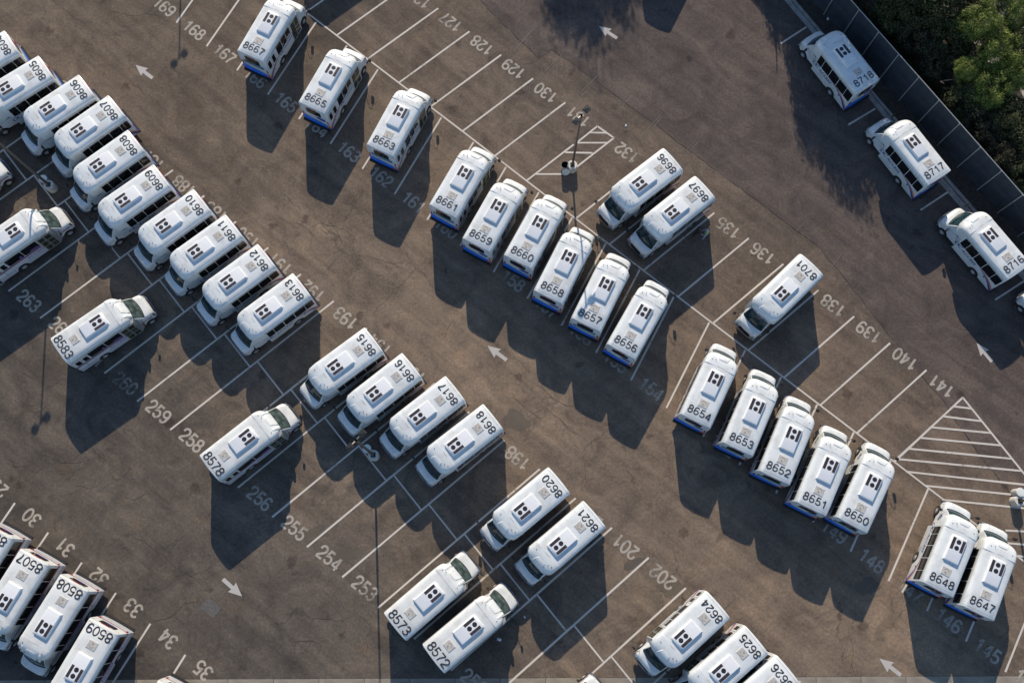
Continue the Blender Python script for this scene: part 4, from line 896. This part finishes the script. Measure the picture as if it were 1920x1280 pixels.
def one_word(col, y, xc, zc, size, body='ACCESS'):
    me = text_mesh(body, size, col, 'w', .2)
    T2 = Matrix(((-1,0,0,xc),(0,0,1,y),(0,1,0,zc),(0,0,0,1))) if y > 0 else Matrix(((1,0,0,xc),(0,0,-1,y),(0,1,0,zc),(0,0,0,1)))
    me.transform(T2); me.name = 'side_lettering'; return me
LOGO_PL = one_word(M['purple'], 1.2445, 2.9, 1.22, .42); LOGO_PR = one_word(M['purple'], -1.2445, 3.3, 1.22, .40)
fm = side_logo(M['dkblue'], 1.0, 0, 0, .26); 
# from side frame (x=-text, z=up) to the cap front: tilt back
T3 = Matrix(((0,1,0,0),(1,0,0,0),(0,0,1,0),(0,0,0,1)))
LOGO_F = text_mesh('OC ACCESS', .25, M['dkblue'], 'front_lettering', .3)
ry = math.radians(60)
vs = []
for p in LOGO_F.vertices:
    y = p.co.x; u = p.co.y
    x_ = 5.372 - .28*(abs(y)/1.08)**4.2; vs.append((x_ - u*.26 + .016, y, 2.60 + u*.92 - .02*y*y))
for p, q in zip(LOGO_F.vertices, vs): p.co = (q[0], q[1], q[2])
LOGO_F.update()

LIB = {'A': make_bus('A'), 'B': make_bus('B')}
DN = {}
TEAL = {'8667','8663','8661','8657','8653','8652','8650'}
def place_bus(num, kind, x, y, deg, label, group):
    root = bpy.data.objects.new('shuttle_bus', None); COL.objects.link(root)
    root.empty_display_size = 1
    root.location = (x, y, .014); root.rotation_euler = (0, 0, math.radians(deg))
    tag(root, label, 'shuttle bus', group)
    for name, me, loc, ch in LIB[kind]:
        if me is None:
            (n0, m0), rest = ch[0], ch[1:]
            w = bpy.data.objects.new('wheel', m0); w.location = loc; COL.objects.link(w); w.parent = root
            if loc[1] < 0: w.rotation_euler = (0, 0, math.pi)
            for n, m in rest:
                c = bpy.data.objects.new(n, m); COL.objects.link(c); c.parent = w
            continue
        o = bpy.data.objects.new(name, me); o.location = loc; COL.objects.link(o); o.parent = root
        for n, m in ch:
            c = bpy.data.objects.new(n, m); COL.objects.link(c); c.parent = o
    if num:
        h, adv, sw, xc = (.56, .45, .078, .66) if kind == 'A' else (.64, .48, .085, .47)
        mb = digits(num, h, adv, sw, lambda R_, U, k: (xc+U, -R_, 3.233 - .012*abs(R_)**2 + k), 1.18)
        obj('roof_number', mb.mesh('roof_number', M['digit']), root)
    if kind == 'A':
        if num in TEAL:
            m = MB(); rear_strip(m, spread(-.85,.92,8), lambda y: 1.60, lambda y: 2.03, -.013); o = obj('rear_banner', m.mesh('rear_banner', M['teal']), root)
            s = MB(); R = random.Random(int(num))
            for k in range(9): yy = -.75+k*.17; zz = 1.78; rear_strip(s, [yy, yy+.12], lambda y: zz, lambda y: zz+R.uniform(.04,.08), -.016)
            obj('banner_marks', s.mesh('banner_marks', M['decal_white']), o)
        else:
            m = MB(); rear_strip(m, spread(-.9,-.1,6), lin([(-.9,1.5),(-.4,1.52),(-.1,1.70)]), lin([(-.9,1.88),(-.35,1.9),(-.1,1.72)]), -.013); obj('rear_emblem', m.mesh('rear_emblem', M['navy']), root)
    return root

G1 = 'buses parked nose down left in the long left row'
G2 = 'buses parked nose up right in the upper middle row'
G3 = 'buses parked nose up right in the lower right row'
G4 = 'older buses with a maroon stripe parked nose up right'
G5 = 'buses parked along the fence'
G6 = 'older silver sided buses parked at the lower left'
G7 = 'buses parked nose down left in the right hand stalls'
G8 = 'buses parked nose down left at the bottom right'
LABELS = {'8604': 'white bus numbered 8604, topmost in the tight row at the left', '8605': 'white bus numbered 8605, second from the top in the tight row at the left', '8606': 'white bus numbered 8606, third from the top in the tight row at the left', '8607': 'white bus numbered 8607, fourth from the top in the tight row at the left', '8608': 'white bus numbered 8608, fifth from the top in the tight row at the left', '8609': 'white bus numbered 8609, sixth from the top in the tight row at the left', '8610': 'white bus numbered 8610, seventh from the top in the tight row at the left', '8611': 'white bus numbered 8611, eighth from the top in the tight row at the left', '8612': 'white bus numbered 8612, ninth from the top in the tight row at the left', '8613': 'white bus numbered 8613, tenth and lowest in the tight row at the left', '8615': 'white bus numbered 8615, uppermost of the four left of the centre', '8616': 'white bus numbered 8616, its nose right above the twin lamp head', '8617': 'white bus numbered 8617, its nose just right of the pale drum lid', '8618': 'white bus numbered 8618, lowest of the four left of the centre', '8620': 'white bus numbered 8620, upper one of the pair at the lower centre', '8621': 'white bus numbered 8621, lower one of the pair at the lower centre', '8667': 'white bus numbered 8667, highest of the nose up row at the top', '8665': 'white bus numbered 8665, standing alone between stall numbers 165 and 163', '8663': 'white bus numbered 8663, third from the top in the nose up row', '8661': 'white bus numbered 8661, teal rear banner, leftmost of the six packed together', '8659': 'white bus numbered 8659, second from left of the six packed together', '8660': 'white bus numbered 8660, third from left of the six packed together', '8658': 'white bus numbered 8658, a lamp pole shadow lying across its hood', '8657': 'white bus numbered 8657, fifth from left, lamp shadow on its roof', '8656': 'white bus numbered 8656, rightmost of the six packed together', '8654': 'white bus numbered 8654, leftmost in the lower right row', '8653': 'white bus numbered 8653, second from left in the lower right row', '8652': 'white bus numbered 8652, middle one of the five at the lower right', '8651': 'white bus numbered 8651, fourth from left in the lower right row', '8650': 'white bus numbered 8650, nearest the big hatched triangle', '8648': 'white bus numbered 8648, its left side and side lettering fully in view', '8647': 'white bus numbered 8647, lower of the pair under the hatched triangle', '8718': 'white bus numbered 8718, topmost along the fence, fully in shade', '8717': 'white bus numbered 8717, middle one of three along the fence', '8716': 'white bus numbered 8716, cut by the right edge beside the fence', '8696': 'white bus numbered 8696, left one of the pair near the hatched island', '8697': 'white bus numbered 8697, with two people standing at its side', '8701': 'white bus numbered 8701, alone in the right hand stalls, front lettering in view', '8624': 'white bus numbered 8624, its glass door side facing up at the bottom', '8625': 'white bus numbered 8625, nose cut by the bottom edge', '8626': 'white bus numbered 8626, only its rear half above the bottom edge', '8583': 'older bus numbered 8583 and maroon stripe, its shadow covering stall 260', '8578': 'older bus numbered 8578 and maroon stripe, parked left of bus 8615', '8573': 'older bus numbered 8573, upper one of the pair at the bottom centre', '8572': 'older bus numbered 8572, lower one of the pair at the bottom centre', '8506': 'older bus numbered 8506, mostly cut by the left edge', '8507': 'older bus numbered 8507 and silver skirt, beside stall number 31', '8508': 'older bus numbered 8508, wholly in view at the lower left corner', '8509': 'older bus numbered 8509, cut by the bottom edge beside stall number 33', '8510': 'older bus numbered 8510, only its rear edge above the bottom edge'}
GRP = {}
for g_, ns in ((G1,'8604 8605 8606 8607 8608 8609 8610 8611 8612 8613 8615 8616 8617 8618 8620 8621'),(G2,'8667 8665 8663 8661 8659 8660 8658 8657 8656'),(G3,'8654 8653 8652 8651 8650 8648 8647'),(G4,'8583 8578 8573 8572'),(G5,'8718 8717 8716'),(G6,'8506 8507 8508 8509 8510'),(G7,'8696 8697 8701'),(G8,'8624 8625 8626')):
    for q in ns.split(): GRP[q] = g_
ex = 0
for num, kind, x, y, deg in BUSES:
    if num: lab, grp = LABELS[num], GRP[num]
    else:
        lab, grp = [('bus at the left edge, only its cream nose in view above the lamp base', G4),
                    ('maroon striped bus cut by the left edge, a pole shadow across its roof', G4),
                    ('white shuttle bus at the right edge, only its nose and front wheel in view', G5),
                    ('older bus below the bottom edge, only the tip of its nose in view', G4),
                    ('white shuttle bus beyond the top edge that throws the blunt shadow at the top middle', None),
                    ('white shuttle bus beyond the top edge, parked above bus 8667', None)][ex]; ex += 1
    place_bus(num, kind, x, y, deg, lab, grp)

# ---------------------------------------------------------------- lamp posts and drums
def lamp_post(x, y, ang, label, H_=9.4):
    r = bpy.data.objects.new('lamp_post', None); link(r); r.location = (x, y, 0); tag(r, label, 'lamp post', 'twin head lamp posts on round concrete bases')
    b = MB(); b.cyl((0,0,-.05), .385, .82, n=28); b.cyl((0,0,.77), .385, .05, n=28, r2=.35); obj('concrete_base', smooth_by_angle(b.mesh('concrete_base', M['basecon'])), r)
    p = MB(); p.box(-.17,.17,-.17,.17,.82,.86)
    for sx in (-1,1):
        for sy in (-1,1): p.cyl((sx*.13, sy*.13, .86), .022, .05, n=6)
    o = obj('base_plate', p.mesh('base_plate', M['lamphead']), r)
    s = MB(); s.taper((-.08,.08,-.08,.08,.86),(-.05,.05,-.05,.05,H_)); obj('pole', s.mesh('pole', M['pole']), r)
    c, q = math.cos(ang), math.sin(ang)
    for sgn in (1,-1):
        a = MB(); a.tube((0,0,H_-.08), (sgn*c*.34, sgn*q*.34, H_), .045, 8); a.box(-.07,.07,-.07,.07,H_-.2,H_+.01)
        ao = obj('arm', a.mesh('arm', M['arm']), r)
        h = MB(); h.taper((-.23,.23,-.21,.21,-.10),(-.20,.20,-.18,.18,.10)); h.box(-.21,.21,-.19,.19,-.12,-.10); h.taper((-.12,.12,-.10,.10,.10),(-.10,.10,-.08,.08,.14))
        ho = obj('lamp_head', h.mesh('lamp_head', M['lamphead']), r, (sgn*c*.58, sgn*q*.58, H_)); ho.rotation_euler = (0, 0, ang)
        g = MB(); g.box(-.18,.18,-.16,.16,-.135,-.125); go = obj('lamp_glass', g.mesh('lamp_glass', M['lamp_glass']), ho)
    return r
A0 = math.radians(50)
lamp_post(5.56, 29.95, A0, 'lamp post standing in the small hatched island between stalls 131 and 132')
lamp_post(-9.16, 7.61, A0, 'lamp post between the noses of buses 8616 and 8617')
lamp_post(-34.53, 28.25, A0, 'lamp post at the left, below the nose of bus 8607')
lamp_post(37.3, 4.25, A0, 'lamp post by the big hatched island at the right edge')
lamp_post(-26.6, 57.5, A0, 'lamp post beyond the top edge that throws a thin shadow at the top left')
def drum(x, y, lid, label):
    r = bpy.data.objects.new('trash_drum', None); link(r); r.location = (x, y, 0); tag(r, label, 'trash drum', 'trash drums beside the lamp posts')
    n = 24; rings = [(.275,0),(.275,.28),(.286,.30),(.275,.32),(.275,.58),(.286,.60),(.275,.62),(.275,.86),(.285,.88)]
    vs = [(rr*math.cos(2*math.pi*i/n), rr*math.sin(2*math.pi*i/n), z) for rr, z in rings for i in range(n)]
    fs = [(k*n+i, k*n+(i+1)%n, (k+1)*n+(i+1)%n, (k+1)*n+i) for k in range(len(rings)-1) for i in range(n)]
    obj('shell', smooth_by_angle(me_from('shell', vs, fs, M['drum']), 50), r)
    h = MB(); h.cyl((0,0,.35), .27, .52, n=20, cap=False); h.poly([(.27*math.cos(a*.3142), .27*math.sin(a*.3142), .36) for a in range(20)]); obj('inside', h.mesh('inside', M['hollow']), r)
    l = MB(); l.cyl((0,0,0), .315, .045, n=28, r2=.30); l.cyl((0,0,.045), .22, .006, n=24); l.cyl((0,0,.051), .10, .005, n=16)
    lo = obj('lid', smooth_by_angle(l.mesh('lid', M['lid']), 40), r)
    if lid == 'on': lo.location = (0, 0, .875)
    else: lo.location = (.10, -.42, .44); lo.rotation_euler = (math.radians(62), 0, math.radians(14))
drum(4.98, 29.93, 'off', 'open trash drum with its lid leaning on the side, in the small island')
drum(-9.62, 8.06, 'on', 'trash drum with pale lid beside the lamp post between buses 8616 and 8617')
drum(-34.95, 28.70, 'on', 'trash drum with pale lid beside the lamp post at the left edge')
drum(37.36, 4.87, 'on', 'trash drum with white lid beside the lamp post at the right edge')

# ---------------------------------------------------------------- people near bus 8697
def person(x, y, face, joints, radii, edges, label, cloth, caps):
    me = bpy.data.meshes.new('person'); me.from_pydata(joints, edges, []); me.update()
    o = bpy.data.objects.new('person', me); link(o); o.location = (x, y, 0); o.rotation_euler = (0, 0, face)
    bm = bmesh.new(); bm.from_mesh(me); lay = bm.verts.layers.skin.verify(); bm.verts.ensure_lookup_table()
    for v, r_ in zip(bm.verts, radii): v[lay].radius = (r_, r_)
    bm.verts[0][lay].use_root = True
    bm.to_mesh(me); bm.free(); me.materials.append(cloth)
    o.modifiers.new('skin', 'SKIN'); s = o.modifiers.new('sub', 'SUBSURF'); s.levels = 2; s.render_levels = 2
    tag(o, label, 'person')
    return o
J = [(0,0,.95),(0,0,1.15),(0,0,1.38),(.01,0,1.50),(.02,0,1.60),
     (0,.10,.92),(.03,.12,.50),(0,.13,.08),(.14,.14,.04),(0,-.10,.92),(-.05,-.12,.50),(-.10,-.13,.08),(.03,-.14,.04),
     (0,.19,1.40),(.06,.25,1.12),(.26,.20,1.05),(.34,.17,1.05),(0,-.19,1.40),(.05,-.26,1.12),(.24,-.18,1.08),(.33,-.15,1.09)]
RD = [.13,.125,.14,.06,.10,.095,.06,.045,.035,.095,.06,.045,.035,.065,.048,.038,.03,.065,.048,.038,.03]
ED = [(0,1),(1,2),(2,3),(3,4),(0,5),(5,6),(6,7),(7,8),(0,9),(9,10),(10,11),(11,12),(2,13),(13,14),(14,15),(15,16),(2,17),(17,18),(18,19),(19,20)]
def dress(o, cap_m, vest_m=None, skin=True):
    h = MB(); 
    for k, (r_, z) in enumerate(((.098,1.56),(.105,1.64),(.095,1.71),(.06,1.76))): pass
    rings = [(.108,1.62),(.110,1.68),(.09,1.74),(.045,1.775),(.004,1.78)]; n = 14
    vs = [(.02+rr*math.cos(2*math.pi*i/n), rr*math.sin(2*math.pi*i/n)*.9, z) for rr, z in rings for i in range(n)]
    fs = [(k*n+i, k*n+(i+1)%n, (k+1)*n+(i+1)%n, (k+1)*n+i) for k in range(4) for i in range(n)]
    obj('cap', me_from('cap', vs, fs, cap_m, True), o)
    f = MB(); f.taper((.03,.125,-.075,.075,1.50),(.03,.13,-.085,.085,1.63)); f.taper((.12,.15,-.018,.018,1.55),(.12,.135,-.012,.012,1.60)); obj('face', f.mesh('face', M['skin']), o)
    for s in (1,-1):
        hm = MB()
        for k in range(4): hm.tube((.35,s*(.13+.022*k),1.06),(.43-.01*abs(k-1.5),s*(.125+.022*k),1.035),.010,6)
        hm.tube((.34,s*.12,1.06),(.39,s*.10,1.08),.012,6); hm.box(.31,.36,min(s*.12,s*.20),max(s*.12,s*.20),1.04,1.075)
        obj('hand', hm.mesh('hand', M['skin']), o)
    if vest_m:
        n = 16; rings = [(.165,.98),(.168,1.15),(.19,1.32),(.185,1.42),(.10,1.475)]
        vs = [(rr*.78*math.cos(2*math.pi*i/n), rr*1.12*math.sin(2*math.pi*i/n), z) for rr, z in rings for i in range(n)]
        fs = [(k*n+i, k*n+(i+1)%n, (k+1)*n+(i+1)%n, (k+1)*n+i) for k in range(4) for i in range(n)]
        obj('vest', me_from('vest', vs, fs, vest_m, True), o)
p1 = person(14.95, 24.55, math.radians(-20), J, RD, ED, 'person in dark clothes and dark cap standing beside bus 8697', M['cloth_dark'], None); dress(p1, M['cap'])
p2 = person(15.62, 24.35, math.radians(170), J, RD, ED, 'person in lime safety vest standing in the shadow right of bus 8697', M['cloth_pale'], None); dress(p2, M['cloth_pale'], M['hivis'])

# ---------------------------------------------------------------- trees and shrubs
def crown_mesh(name, rx, rz, nblob, per, leaf, mat, seed, flat=.5):
    R = random.Random(seed); v = []; f = []
    for b in range(nblob):
        while True:
            p = Vector((R.uniform(-1,1), R.uniform(-1,1), R.uniform(-.75,1)))
            if .25 < p.length < 1: break
        p = p.normalized() * (p.length ** .45)
        k = 1 + .28*noise.noise(p*2.1 + Vector((seed,0,0)))
        c = Vector((p.x*rx*k, p.y*rx*k, p.z*rz*k)); br = R.uniform(.42, .85) * (rx/2.4) ** .5
        for i in range(per):
            d = Vector((R.gauss(0,1), R.gauss(0,1), R.gauss(0,1)+.35)).normalized(); q = c + d*br*R.uniform(.55,1.05)*Vector((1,1,.75)).length/1.6
            nrm = (d + Vector((R.uniform(-.9,.9), R.uniform(-.9,.9), R.uniform(-.2,.9)))).normalized()
            a = nrm.orthogonal().normalized(); a = (Matrix.Rotation(R.uniform(0,6.28), 3, nrm) @ a); bb = nrm.cross(a)
            L_ = leaf*R.uniform(.6,1.4); W2 = L_*R.uniform(.28,.5); n = len(v)
            v += [q-a*L_, q+bb*W2, q+a*L_, q-bb*W2]; f.append((n,n+1,n+2,n+3))
    return me_from(name, v, f, mat)
CR = [crown_mesh('crown', 2.4, 1.9, 120, 120, .10, M['leafA'], 1), crown_mesh('crown', 2.4, 2.0, 115, 125, .105, M['leafB'], 2),
      crown_mesh('crown', 2.4, 1.8, 105, 115, .095, M['leafC'], 3), crown_mesh('crown', 2.4, 2.1, 115, 120, .10, M['leafA'], 4), crown_mesh('crown', 2.3, 1.9, 100, 120, .105, M['leafB'], 5)]
def trunk_mesh(seed):
    R = random.Random(seed); m = MB(); m.tube((0,0,-.2), (.05,.03,1.3), .17, 9, .12)
    for k in range(6):
        a = k*1.05+R.uniform(-.3,.3); z0 = R.uniform(.7,1.3); e = Vector((math.cos(a)*R.uniform(.7,1.3), math.sin(a)*R.uniform(.7,1.3), z0+R.uniform(.9,1.8)))
        m.tube((.04,.02,z0), e, .075, 6, .04)
        for q in range(2):
            g_ = e + Vector((R.uniform(-.7,.7), R.uniform(-.7,.7), R.uniform(.3,.9))); m.tube(e, g_, .038, 5, .015)
    return m.mesh('trunk', M['bark'])
TK = [trunk_mesh(k) for k in range(3)]
def tree(x, y, h, r_, k, label, grp='trees behind the fence', name='tree', cat='tree', rz=None):
    t = bpy.data.objects.new(name, None); link(t); t.location = (x, y, .04); t.rotation_euler = (0, 0, rnd.uniform(0, 6.28)); tag(t, label, cat, grp)
    R = CR[k]; chh = rz if rz else min(h*.36, r_*1.0)
    c = obj('crown', R, t, (0, 0, h-chh)); c.scale = (r_/2.6, r_/2.6, chh/2.1)
    w = obj('trunk', TK[k % 3], t); s = max(.6, (h-chh*.9)/2.3); w.scale = (s*.8, s*.8, (h-chh*.7)/4.0)
    return t
fb = lambda s, off: (FX + fdir.x*s + fnor.x*off, FY + fdir.y*s + fnor.y*off)
R = random.Random(8)
row = [  # along fence, distance behind it, height, radius, crown, label
 (-6.5,2.5,9.8,2.3,0),(-4.2,4.2,11.2,2.6,3),(-1.6,2.0,8.0,2.0,0),
]
cnt = 0
def add(s, off, h, r_, k, look):
    global cnt
    x, y = fb(s, off); cnt += 1
    tree(x, y, h, r_, k, look)
BACK = [(35.9, 39.4, 7.0, 1.5, 1, 'bright green leafy tree at the top edge, left of the far road'), (38.9, 40.1, 7.0, 1.5, 4, 'bright green tree in the top right corner, right of the far road'), (37.5, 37.3, 6.5, 1.7, 1, 'large bright green tree just below the far road'), (35.1, 36.1, 5.5, 1.0, 4, 'small yellow green treetop at the edge of the dark trees'), (36.9, 34.6, 5.5, 1.5, 1, 'mid green tree with lit crown, below the large bright one'), (38.7, 35.7, 6.0, 1.4, 4, 'bright green tree cut by the right edge, beside the mid green one'), (30.9, 41.6, 5.0, 1.9, 0, 'dark olive tree at the top edge, nearest the fence'), (32.5, 40.0, 4.6, 1.8, 2, 'brownish sparse tree behind the fence, opposite bus 8718'), (33.5, 41.2, 6.0, 2.0, 3, 'dark tree at the top edge between olive and brownish ones'), (34.9, 39.2, 5.2, 1.9, 0, 'olive tree in the middle of the dark group'), (33.8, 37.7, 4.2, 1.7, 2, 'low brownish tree near the fence, opposite the gap after bus 8718'), (35.4, 34.4, 4.2, 1.6, 3, 'dusky low tree near the fence, opposite bus 8717'), (36.7, 32.5, 4.2, 1.7, 2, 'low brownish tree near the fence, below the dusky one'), (38.5, 32.7, 5.0, 1.8, 0, 'dark olive tree near the right edge, below the bright ones'), (38.2, 30.0, 4.2, 1.7, 2, 'low brownish tree near the fence at the right edge'), (39.4, 28.1, 4.2, 1.8, 3, 'lowest dusky tree behind the fence, at the right edge'), (35.3, 40.9, 6.4, 1.7, 2, 'brownish tree at the top edge beside the bright green one'), (31.8, 42.7, 6.5, 2.2, 0, 'tall olive tree beyond the top edge behind the brownish ones'), (40.4, 37.5, 7.0, 2.2, 3, 'tall dark tree beyond the right edge, beside the corner'), (40.4, 31.2, 6.0, 2.2, 0, 'broad olive tree beyond the right edge'), (33.9, 43.3, 7.0, 2.2, 1, 'green tree beyond the top edge above the dark trees'), (37.3, 43.4, 7.5, 2.4, 4, 'large green tree beyond the top edge above the far road')]
for x, y, h, r_, k, lab in BACK:
    off = (x-FX)*fnor.x + (y-FY)*fnor.y; push = max(0, r_ + .45 - off)          # keep crowns clear of the fence
    tree(x + fnor.x*push, y + fnor.y*push, h, r_, k, lab)
# tall trees beyond the top edge: they throw the ragged shade over the right lane
for i, (x, y, h, r_, k) in enumerate([(24.3,51.4,11.2,2.1,0),(26.4,50.4,11.4,2.6,3),(29.2,49.4,10.4,2.6,0),(31.6,48.6,9.0,2.3,3),(22.2,57.4,8.4,1.9,0)]):
    tree(x, y, h, r_, k, ['tall slim tree beyond the top edge, leftmost of the row shading the lane','tallest tree beyond the top edge, second of the row shading the lane','tall broad tree beyond the top edge, above bus 8718','tree beyond the top edge where the fence leaves the picture','smaller tree beyond the top edge, set apart from the row','broad brownish tree beyond the top edge behind the fence'][i], rz=h*.44)
tree(5.2, 72.5, 16.6, 3.6, 0, 'very tall tree beyond the top edge, thrower of the ragged shadow at the top middle', rz=6.4)
tree(8.6, 70.8, 13.6, 2.4, 3, 'tall companion tree right of the very tall tree beyond the top edge', rz=5.2)
SHR = ['the %s from the top' % w for w in 'first second third fourth fifth sixth seventh eighth ninth tenth eleventh twelfth thirteenth fourteenth fifteenth sixteenth seventeenth eighteenth nineteenth twentieth twenty-first twenty-second twenty-third twenty-fourth twenty-fifth last'.split()]
# low shrubs in the strip
for i in range(26):
    s = -1.5 + i*.98; x, y = fb(s, R.uniform(1.4, 2.1)); h = R.uniform(1.3, 2.3)
    t = tree(x, y, h, R.uniform(.8, 1.15), R.choice((0,2,3)), 'low dark shrub at the foot of the fence, ' + SHR[i], 'low shrubs along the back of the fence', 'shrub', 'shrub', h*.45)
# ground between and behind the trees
def patch(name, pts, z, mat, label):
    m = MB(); m.poly([(x, y, z) for x, y in pts]); o = m.build(name, mat); tag(o, label, kind='structure'); return o
q = [fb(-12,16.5), fb(8,20.5), fb(8,25.0), fb(-12,21.0)]; 
patch('far_road', [(39.6,48.0),(43.6,48.0),(42.6,43.9),(41.0,42.3),(40.0,42.0),(39.4,43.0)], .06, M['farroad'], 'strip of grey road glimpsed between the bright trees')
fl = MB(); fl.box(39.55, 40.5, 41.72, 41.86, .05, .16); o = fl.build('road_kerb', M['farwall']); tag(o, 'short pale kerb at the end of the far road', kind='structure')
for pts, lab in (([(36.6,43.2),(38.4,42.4),(38.9,40.6),(37.6,41.0)], 'pale paved spot between the trees near the top'), ([(41.2,38.0),(43.6,36.6),(44.6,33.4),(42.2,34.6)], 'pale paved spot among the trees at the right edge'), ([(38.6,40.4),(40.2,39.6),(40.0,38.8),(38.8,39.4)], 'small pale clearing right of the far kerb')):
    patch('pale_paving', pts, .065, M['farwall'], lab)

# ---------------------------------------------------------------- small things on the ground
m = MB(); m.box(-.62,.62,-.45,.45,0,.012); o = m.build('utility_cover', M['plate']); o.location = (-20.35,-3.01,0); o.rotation_euler = (0,0,math.radians(-36)); tag(o, 'square grey utility cover set in the asphalt below the down right arrow', 'utility cover')
for x, y, s, lab in ((9.9, 33.6, .10, 'tiny white scrap on the lane joint above bus 8696'), (-.1, -5.2, .15, 'white scrap of litter in the shadow right of bus 8572'), (26.6, 43.0, .14, 'white scrap on the verge above bus 8718'), (1.7, -3.7, .08, 'tiny white speck near the lower middle stalls')):
    m = MB(); m.taper((-s,s,-s*.6,s*.6,0),(-s*.7,s*.6,-s*.5,s*.3,.05)); o = m.build('litter', M['litter']); o.location = (x, y, .016 if y < 40 else .07); o.rotation_euler = (0,0,x*3); tag(o, lab, 'litter')
